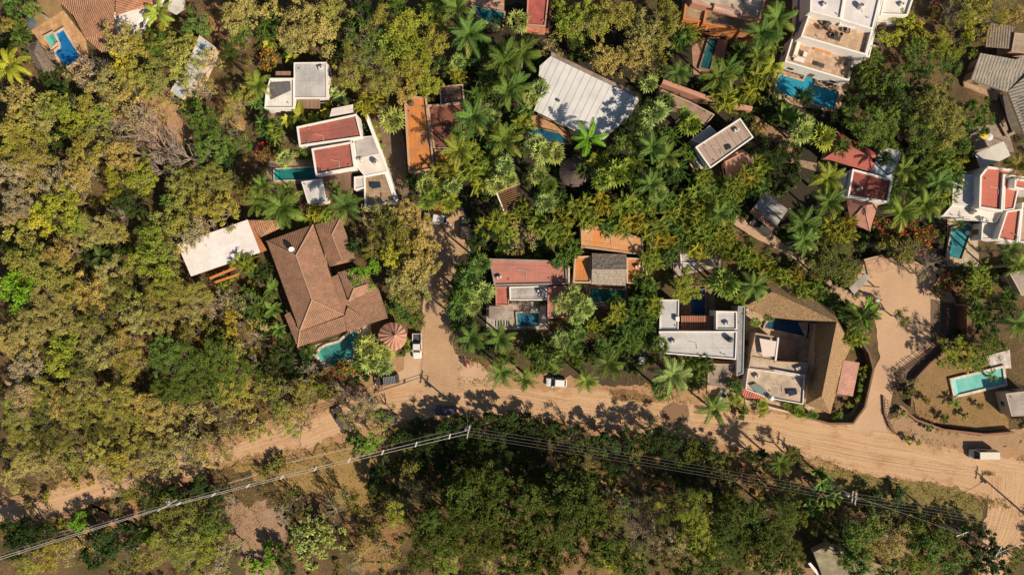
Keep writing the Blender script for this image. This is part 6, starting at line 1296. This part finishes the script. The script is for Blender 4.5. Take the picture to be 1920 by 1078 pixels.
(960, 718, '''o gr 560 940 90 9;o gr 30 1020 90 8;o gr 200 1050 90 8;o gr 480 980 80 8;o gr 700 1050 90 8;o do 560 760 80 9;o gr 1110 1020 80 8;o gr 980 1060 70 7;o gr 90 680 100;o gr 200 720 100;o mg 300 640 110;o gr 400 600 80;o mg 420 700 110;o gr 330 780 110;o gr 200 840 110;o mg 80 820 100;o gr 460 820 100;o mg 330 890 90;o gr 120 930 90;f gr 230 930 80;o dk 480 600 80;o dk 60 560 90;d gd 560 650 80;b gy 720 760 150;b gy 790 890 130;d mg 650 700 90;d gy 760 850 100;f yg 1020 690 100;f ye 1060 800 95;f yg 1000 900 100;d gy 920 920 90;f ye 1090 930 95;f ol 860 680 70;d gd 1000 1010 90;f gr 880 780 80;f ye 560 1010 80;f yg 620 1060 60;f ol 700 990 70;f do 460 1050 70;o mg 1230 780 105;o gr 1220 670 90;o gr 1300 880 100;o mg 1200 930 95;o gr 1340 780 100;o gr 1410 860 80;f gr 1280 1000 90;f gd 1390 980 80;o dk 1130 640 70
s dk 60 260 80;o dk 150 270 75;s dk 250 280 60;d dk 350 320 80;s do 430 380 70;o dk 540 340 80;o dk 660 330 70;o dk 790 310 85;o dk 890 340 90;o gr 1010 390 80;o do 1090 430 75;o do 1180 460 70;o dk 1120 400 70;o do 1050 480 60;s do 1240 520 50;o dk 1370 410 60;o dk 1420 450 60;o do 700 400 60;d do 450 450 80;d gd 240 460 60;s dk 100 430 90;s dk 330 510 90;o dk 600 480 70;s dk 800 560 60;s dk 950 540 60;d do 700 580 70;s do 40 430 50;o dk 200 560 80;s gd 880 540 40;d gd 60 1010 90;d do 170 1000 60'''),  # dark green shrubs near the road carry shadow in their colour
(480, 718, '''d ol 120 60 100;f ol 60 60 80;f ol 240 50 80;d gd 240 170 90;d ol 130 170 80;b gy 220 260 90;d yg 210 240 70;b dk 470 70 80;o do 380 60 60;d gy 570 130 85;d ol 500 190 65 6;d ol 600 200 75;f gy 640 130 55;d gr 730 170 55;o br 640 330 60;s mg 580 360 50;d ol 700 280 70;f yg 340 40 60
g lt 300 800 100 5;g lt 340 900 100 5;g lt 230 880 90 5;g lt 420 870 80 5;g lt 300 990 90 4;b gy 420 750 90;o br 80 960 70 3;s br 60 1040 60;o dk 150 1020 60;d do 200 680 80;d gy 130 740 60;d gd 620 930 90;d gd 700 1000 90;d gy 560 1030 90;d do 480 680 80;s do 640 840 60
o gr 1160 560 90;o gr 1280 560 95;o mg 1180 660 100;o gr 1290 680 100;o gr 1100 760 95;o mg 1000 800 90;o gr 1180 800 105;o gr 1290 810 100;o mg 920 880 90;o gr 1040 900 95;o gr 1150 930 95;o gr 1280 930 100;o gr 930 990 85;f yg 1070 1010 80;f gr 1200 1040 80;d gd 1330 1010 80;o mg 1370 600 80;o gr 1390 740 80;o gr 1380 870 80;o gr 1100 640 70;o dk 1060 540 70
o do 850 490 70;d gd 860 590 80;d gd 930 620 70;s dk 740 480 80;s dk 660 560 70;s dk 980 450 90;s dk 1100 440 90;s do 900 390 80;o dk 1000 330 90;o dk 1130 330 80;o dk 1270 300 80;o dk 1380 320 80;s gr 1230 350 40;o dk 1250 420 90;o dk 1370 440 90;s dk 900 250 60;s dk 800 310 50;d do 820 700 80;f yg 780 740 70;s do 720 620 50;s do 90 460 40;s do 140 440 35;s do 40 500 40;o dk 1160 230 60;o dk 930 330 60;o dk 1060 240 60;o dk 1300 200 50;o dk 1400 210 60'''),  # dark green shrub mass: shadow of the tall trees put into leaf colour
(0, 718, '''f gy 90 70 100;f ol 60 180 100;f ol 200 60 95;f do 210 190 90;f gd 320 110 100;f gd 430 50 95;f ol 420 190 100;f ol 540 120 90;f do 530 270 90;f ol 660 70 100;f ol 660 210 100;f gd 780 120 90;f gd 860 220 100;f gr 930 60 90;f gr 1050 50 90;f gr 1180 40 90;f ol 1300 50 90;f gd 980 160 80;d gd 1020 310 90;d gd 1150 150 80;d gd 1250 230 80;d gd 1180 340 85;f gd 890 370 90;f ol 740 350 90;f ol 630 440 90;d gy 770 460 90;d gy 700 520 80;f ol 520 390 85;f do 340 310 95;f do 220 330 80;f ol 70 330 95;f gd 110 460 85;f gd 240 420 80;f ol 370 410 70;f gd 30 550 70;d gd 1080 450 60;d gd 930 480 60;d gy 620 540 60;b gy 830 470 80;d gd 560 480 60;d gd 1330 160 70;d gd 200 520 60;f ol 420 480 40
o br 430 780 60 3;s ye 330 790 26;s dk 100 860 90;o dk 60 930 80;o dk 200 880 80;o do 730 610 60;o dk 820 640 80;o dk 960 640 80;o dk 1110 580 60;o do 910 720 80;o do 1060 740 90;o gr 1180 810 90;f ol 900 940 100;f ol 1020 880 100;f ol 1020 1010 100;f yg 1150 940 90;s br 780 870 55;s br 840 890 45;o dk 720 860 70;o dk 600 900 90;d gd 470 900 80;o dk 500 1000 80;f ol 250 980 90;f ol 120 1030 90;d gd 360 960 70;d do 680 990 80;f ol 800 1000 70;f gy 1210 1030 80;d gd 1300 950 80;s br 1420 1040 50;d gy 1270 700 70;o dk 1180 660 70;o dk 30 820 60;d do 640 680 60'''),  # dark green shrubs below the road have shade put into their colour
]
for ox, oy, txt in TILES:
    for e in txt.replace('\n', ';').split(';'):
        q = e.split()
        if len(q) < 5: continue
        kd = K1[q[0]]; fl = None; cl = q[1]
        if kd == 'flower': fl = {'rd': 'red', 'og': 'orange'}.get(cl, 'pink'); cl2 = 'do'
        plant(kd, cl if kd != 'flower' else 'do', ox + float(q[2]) / 2.994, oy + float(q[3]) / 2.994, float(q[4]) / 2.994, float(q[5]) if len(q) > 5 else None, fl)
        if fl: AUTO[-1] = (AUTO[-1][0], ('flower', cl, AUTO[-1][1][2]), AUTO[-1][2], AUTO[-1][3])

# woodland beyond the frame, one mass
rng = np.random.default_rng(3); Vs = []; Fs = []; Ts = []; off = 0
base = [crown_mesh(900 + i, 3.6, 'leafy') for i in range(3)]
for i in range(460):
    x = rng.uniform(-165, 165); y = rng.uniform(-115, 115)
    if abs(x) < 108 and abs(y) < 63: continue
    V, F, T = base[i % 3]; s = rng.uniform(.8, 1.5); sel = rng.choice(len(F), len(F) // 2, replace=False)
    F2 = F[sel]; used = F2.ravel(); Vn = V[used] * s + np.array([x, y, rng.uniform(2.5, 4.5)])
    Vs.append(Vn); Fs.append(np.arange(len(used)).reshape(-1, 4) + off); off += len(used); Ts.append(T[sel])
wo = bpy.data.objects.new('woodland', np_mesh('woodland', np.concatenate(Vs), np.concatenate(Fs), np.concatenate(Ts), LEAF)); COL.objects.link(wo); wo.color = (.15, .14, .04, 1); tag(wo, kind='stuff')

# undergrowth: low leaves over the unbuilt soil
def scatter(name, n, area, excl, size, hgt, colr, seed, mat=LEAF, clump=5):
    rng = np.random.default_rng(seed); X = rng.uniform(*area[0], n); Y = rng.uniform(*area[1], n); keep = np.ones(n, bool)
    for e in excl: keep &= ~pip(e, X, Y)
    f = np.sin(X * .21 + 1.3) * np.cos(Y * .27) + .6 * np.sin(X * .6 + Y * .5) + rng.normal(0, .5, n); keep &= f > -.5
    X, Y = X[keep], Y[keep]; m = len(X); X = np.repeat(X, clump) + rng.normal(0, .35, m * clump); Y = np.repeat(Y, clump) + rng.normal(0, .35, m * clump)
    pos = np.stack([X, Y, rng.uniform(.05, hgt, m * clump)], 1); V, F = leaves(rng, pos, rng.normal(0, .6, pos.shape) + [0, 0, .8], size, .45)
    o = bpy.data.objects.new(name, np_mesh(name, V, F, rng.uniform(0, 1, len(F)), mat)); COL.objects.link(o); o.color = (*colr, 1); tag(o, kind='stuff'); return o
W2 = lambda pl: [P(x, y)[:2] for x, y in pl]
EX = []
for o in list(bpy.data.objects):      # keep clear of roads, yards and everything built
    if o.type == 'MESH' and (o.get('kind') == 'structure' or o.name.split('.')[0] in ('wall', 'roof', 'water', 'coping', 'deck')) and not (o.parent and o.parent.name.startswith('garden_wall')) and o.name.split('.')[0] not in ('ground', 'garden_soil', 'clearing', 'dry_grass', 'verge', 'road_verge', 'island_lawn'):
        ws = [o.matrix_world @ v.co for v in o.data.vertices] if o.parent is None else [o.parent.location + v.co for v in o.data.vertices]
        xs = [v.x for v in ws]; ys = [v.y for v in ws]
        nm = o.name.split('.')[0]
        if nm in ('road', 'side_road', 'lane', 'footpath'):
            k = len(ws) // 5; EX.append([(ws[i * 5].x, ws[i * 5].y) for i in range(k)] + [(ws[i * 5 + 4].x, ws[i * 5 + 4].y) for i in range(k - 1, -1, -1)])
        elif nm in ('court', 'patio', 'mud_puddle', 'driveway', 'service_lane'): EX.append([(v.x, v.y) for v in ws])
        else: EX.append([(min(xs), min(ys)), (max(xs), min(ys)), (max(xs), max(ys)), (min(xs), max(ys))])
fr = ((-104, 104), (-60, 60))
def shrub_layer(name, n, inside, excl, colr, seed, hmax=1.4, per=70):
    rng = np.random.default_rng(seed); X = rng.uniform(-104, 104, n); Y = rng.uniform(-60, 60, n); keep = np.zeros(n, bool)
    for e in inside: keep |= pip(e, X, Y)
    for e in excl: keep &= ~pip(e, X, Y)
    X, Y = X[keep], Y[keep]; m = len(X); cid = np.repeat(np.arange(m), per); cr = rng.uniform(.45, 1.15, m); z = rng.uniform(.2, hmax, m)
    d = unit(rng.normal(size=(m * per, 3))); d[:, 2] = np.abs(d[:, 2]); C = np.stack([X, Y, z * .5], 1)
    pos = C[cid] + d * cr[cid, None] * rng.uniform(.5, 1.1, (m * per, 1)) * np.array([1, 1, .8]); V, F = leaves(rng, pos, d + [0, 0, .7] + rng.normal(0, .4, d.shape), .32, .6)
    ct = rng.uniform(0, 1, m); o = bpy.data.objects.new(name, np_mesh(name, V, F, np.clip(ct[cid] * .6 + rng.uniform(0, .35, len(F)), 0, 1), LEAF)); COL.objects.link(o); o.color = (*colr, 1); return tag(o, kind='stuff')
GARD = W2([(880, 0), (1430, 60), (1440, 130), (1600, 215), (1900, 300), (1900, 560), (1560, 560), (1400, 480), (1240, 640), (1240, 700), (860, 700), (840, 400), (770, 380), (752, 180), (860, 150)])
WOOD1 = W2([(0, 0), (860, 0), (760, 180), (680, 220), (640, 400), (560, 400), (560, 740), (400, 830), (200, 880), (0, 930)]); WOOD2 = W2([(0, 1000), (300, 930), (560, 960), (700, 900), (760, 830), (1000, 810), (1300, 850), (1450, 900), (1700, 990), (1830, 1020), (1830, 1078), (0, 1078)]); WOOD3 = W2([(1640, 0), (1920, 0), (1920, 640), (1640, 420)])
EXW = EX + [W2([(1700, 640), (1900, 640), (1900, 815), (1700, 815)]), W2([(560, 740), (1920, 790), (1920, 860), (560, 860)]) if 0 else W2([(0, 0), (1, 0), (1, 1)])]
shrub_layer('garden_undergrowth', 4200, [GARD], EXW, (.07, .115, .018), 5, 2.0)
shrub_layer('woodland_undergrowth', 3200, [WOOD1, WOOD2], EXW + [W2([(255, 190), (340, 150), (362, 260), (330, 275), (265, 262)]), W2([(430, 950), (500, 935), (540, 980), (520, 1078), (460, 1090), (440, 1030)])], (.17, .155, .03), 6, 1.4)
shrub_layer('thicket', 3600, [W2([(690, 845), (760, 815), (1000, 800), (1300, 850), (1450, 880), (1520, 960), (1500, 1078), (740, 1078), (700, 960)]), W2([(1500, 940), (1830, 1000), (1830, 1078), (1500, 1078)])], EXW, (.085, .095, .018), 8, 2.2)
shrub_layer('orchard_undergrowth', 900, [WOOD3], EXW, (.09, .12, .03), 7, 1.4)
def roadside(name, objs, n, size, colr, seed, spread=.5, out=.25, h=.25):
    rng = np.random.default_rng(seed); P_ = []
    for o in objs:
        v = [q.co for q in o.data.vertices]; k = len(v) // 5
        for i in rng.integers(0, k, n):
            for e_, s_ in ((0, 1), (4, 3)):
                a_ = v[i * 5 + e_]; b_ = v[i * 5 + s_]; d_ = (a_ - b_).normalized(); gate = math.sin(i * .11 + e_) + .7 * math.sin(i * .043 + e_ * 2)
                if gate < -.1: continue
                q = a_ + d_ * (out + rng.normal(0, spread)); P_ += [(q.x + rng.normal(0, .2), q.y + rng.normal(0, .2), rng.uniform(.03, h)) for _ in range(6)]
    pos = np.array(P_); V, F = leaves(rng, pos, rng.normal(0, .7, pos.shape) + [0, 0, .8], size, .4); o = bpy.data.objects.new(name, np_mesh(name, V, F, rng.uniform(0, 1, len(F)), LEAF)); COL.objects.link(o); o.color = (*colr, 1); tag(o, kind='stuff')
RB = [o for o in bpy.data.objects if o.name in ('road', 'road_verge', 'side_road', 'lane', 'footpath')]
roadside('roadside_grass', [o for o in RB if o.name in ('road', 'side_road', 'road_verge')], 1500, .26, (.34, .24, .08), 31, .55)
roadside('roadside_weeds', [o for o in RB if o.name in ('road_verge', 'footpath')], 700, .28, (.15, .17, .035), 32, .5)
rs = np.random.default_rng(40); sv = []; sf = []
for i in range(2600):     # loose stones on and beside the road
    o = RB[rs.integers(0, len(RB))]; v = o.data.vertices; a = v[int(rs.integers(0, len(v)))].co; x, y = a.x + rs.normal(0, 1.2), a.y + rs.normal(0, 1.2); r_ = rs.uniform(.05, .15); b = len(sv)
    sv += [(x - r_, y, .02), (x, y - r_ * .8, .02), (x + r_, y, .02), (x, y + r_ * .8, .02), (x, y, .03 + r_ * .9)]; sf += [(b, b + 1, b + 4), (b + 1, b + 2, b + 4), (b + 2, b + 3, b + 4), (b + 3, b, b + 4)]
tag(obj('stones', G().add(sv, sf), plain((.42, .30, .20), .9), uv=False), kind='stuff')
scatter('leaf_litter', 7000, fr, EX, .24, .08, (.30, .20, .10), 6)
scatter('grass_tufts', 2600, ((-60, 0), (-52, -28)), EX, .28, .3, (.28, .19, .06), 8)
scatter('verge_grass', 2600, ((50, 98), (-52, -33)), EX, .26, .3, (.18, .15, .04), 9)
scatter('lawn_grass', 1500, ((80, 100), (-30, -10)), EX, .2, .12, (.26, .19, .07), 10)
# ------------------------------------------------------------------ labels that single each repeat out
LM = [('blue keyhole pool', 118, 92), ('grey thatched shelter', 76, 120), ('top-left tiled house', 195, 40), ('long pale half-hidden roof', 360, 125), ('pale grey flat roof', 582, 150), ('louvred white house', 520, 180),
('upper red flat roof', 615, 245), ('lower red flat roof', 628, 298), ('small teal pool', 552, 326), ('long orange flat roof', 785, 255), ('brown walled court', 842, 235), ('top-edge teal pool', 915, 30), ('narrow red top-edge roof', 1008, 22),
('big white metal roof', 1100, 182), ('dark round thatched gazebo', 1073, 328), ('tan angled roof', 1360, 268), ('low tan roof', 1290, 200), ('orange-trimmed house', 1352, 35), ('narrow dark pool', 1328, 100), ('white villa terraces', 1560, 80), ('wide bright blue pool', 1512, 175),
('grey ribbed roof', 1875, 145), ('red hip roof', 1590, 285), ('dark red flat roof', 1632, 348), ('pinkish pavilion roof', 1618, 400), ('coral red roofs', 1880, 360), ('grey tent canopy', 1860, 290), ('narrow pool with float ring', 1800, 450),
('long white canopy roof', 415, 465), ('big tiled mansion', 590, 520), ('curved teal pool', 635, 655), ('round terracotta gazebo', 741, 629), ('white pickup', 783, 648), ('faded pink roof', 990, 510), ('small court pool', 990, 598), ('orange thatched house', 1145, 500), ('dark green pool', 1138, 552),
('grey modern roof', 1310, 645), ('red slatted pergola', 1308, 605), ('arched pale house', 1310, 480), ('golden thatched roof', 1550, 640), ('tan roof terraces', 1455, 700), ('carport', 1443, 393), ('sandy plaza', 1690, 560), ('pale turquoise pool', 1836, 715), ('island lawn', 1770, 770), ('white van', 1838, 849),
('grass verge', 1690, 930), ('olive shed roof', 1575, 1050), ('lower right pole', 1606, 935), ('central utility pole', 878, 810), ('lower left pole', 305, 952), ('dry grass strip', 600, 890), ('road mud puddle', 1266, 778), ('lane head white car', 818, 411), ('black rack car', 727, 711),
('bottom-left pale clearing', 480, 1000), ('left road end', 40, 960), ('left photo edge', 0, 560), ('upper left clearing', 310, 225), ('road bend under trees', 420, 850), ('bottom edge centre', 960, 1078), ('bottom edge right part', 1300, 1078), ('bottom left corner', 0, 1078), ('top edge centre', 740, 0), ('bottom right corner', 1920, 1078), ('left woodland middle', 240, 620), ('bottom edge left part', 700, 1078), ('woods above road end', 150, 780), ('footpath', 1500, 490)]
DIRS = ['right of', 'above right of', 'above', 'above left of', 'left of', 'below left of', 'below', 'below right of']
ORD = ['nearest', 'second nearest', 'third nearest', 'fourth nearest', 'fifth nearest', 'sixth nearest', 'seventh nearest', 'eighth nearest', 'ninth nearest', 'tenth nearest', 'eleventh nearest', 'twelfth nearest']
from collections import defaultdict
BK = defaultdict(list)
for o, look, px, py in AUTO:
    if isinstance(look, tuple):
        kd, cl, rp = look; m = rp * S
        base_ = KN[kd]
        size = ('small ' if m < {'bush': 1.2, 'banana': 1.4, 'areca': 1.7, 'fan': 1.7, 'coco': 3.0, 'coconut_open': 2.5}.get(kd, 2.6) else ('large ' if m > {'bush': 2.4, 'banana': 2.0, 'areca': 2.4, 'fan': 2.7, 'coco': 3.8, 'coconut_open': 3.6}.get(kd, 3.6) else ''))
        look2 = size + CN[cl] + ' ' + base_
        if kd in ('bare',): look2 = size + 'grey ' + base_
        if 'group' not in o: o['group'] = {'tree': 'trees of the dry woodland and gardens', 'palm tree': 'garden palms between the houses', 'bush': 'bushes and undergrowth shrubs', 'shrub': 'flowering shrubs in the gardens', 'plant': 'banana plants in the gardens'}[o['category']]
    else: look2 = look
    if look2 and 'category' not in o:
        o['category'] = {'wire': 'power line'}.get(look2, 'power line' if 'power line' in look2 or 'wire' in look2 and 'spacer' not in look2 else 'spacer' if 'spacer' in look2 else 'stepping stone')
    elif o.name.startswith('power_line'): o['category'] = 'power line'
    elif o.name.startswith('wire_spacer'): o['category'] = 'wire spacer'
    best = min(LM, key=lambda l: (l[1] - px) ** 2 + (l[2] - py) ** 2); dx, dy = px - best[1], -(py - best[2]); a = math.degrees(math.atan2(dy, dx)) % 360
    BK[(look2, DIRS[int((a + 22.5) // 45) % 8], best[0])].append((dx * dx + dy * dy, o))
for (lk, dr, lm_), L in BK.items():
    L.sort(key=lambda q: q[0])
    for i, (_, o) in enumerate(L):
        art = '' if lm_.startswith(('middle', 'bottom edge', 'top edge', 'woods', 'bottom left corner', 'bottom right')) and False else 'the '
        o['label'] = f'{lk} {dr} {art}{lm_}' + (f', {ORD[min(i, 11)]} to it' if len(L) > 1 else '')
        if len(o['label'].split()) > 16: o['label'] = o['label'].replace(' to it', '')
        if len(o['label'].split()) > 16: o['label'] = o['label'].replace(' the ', ' ')
for i, o in enumerate(bpy.data.objects):
    if '_o' in o: del o['_o']
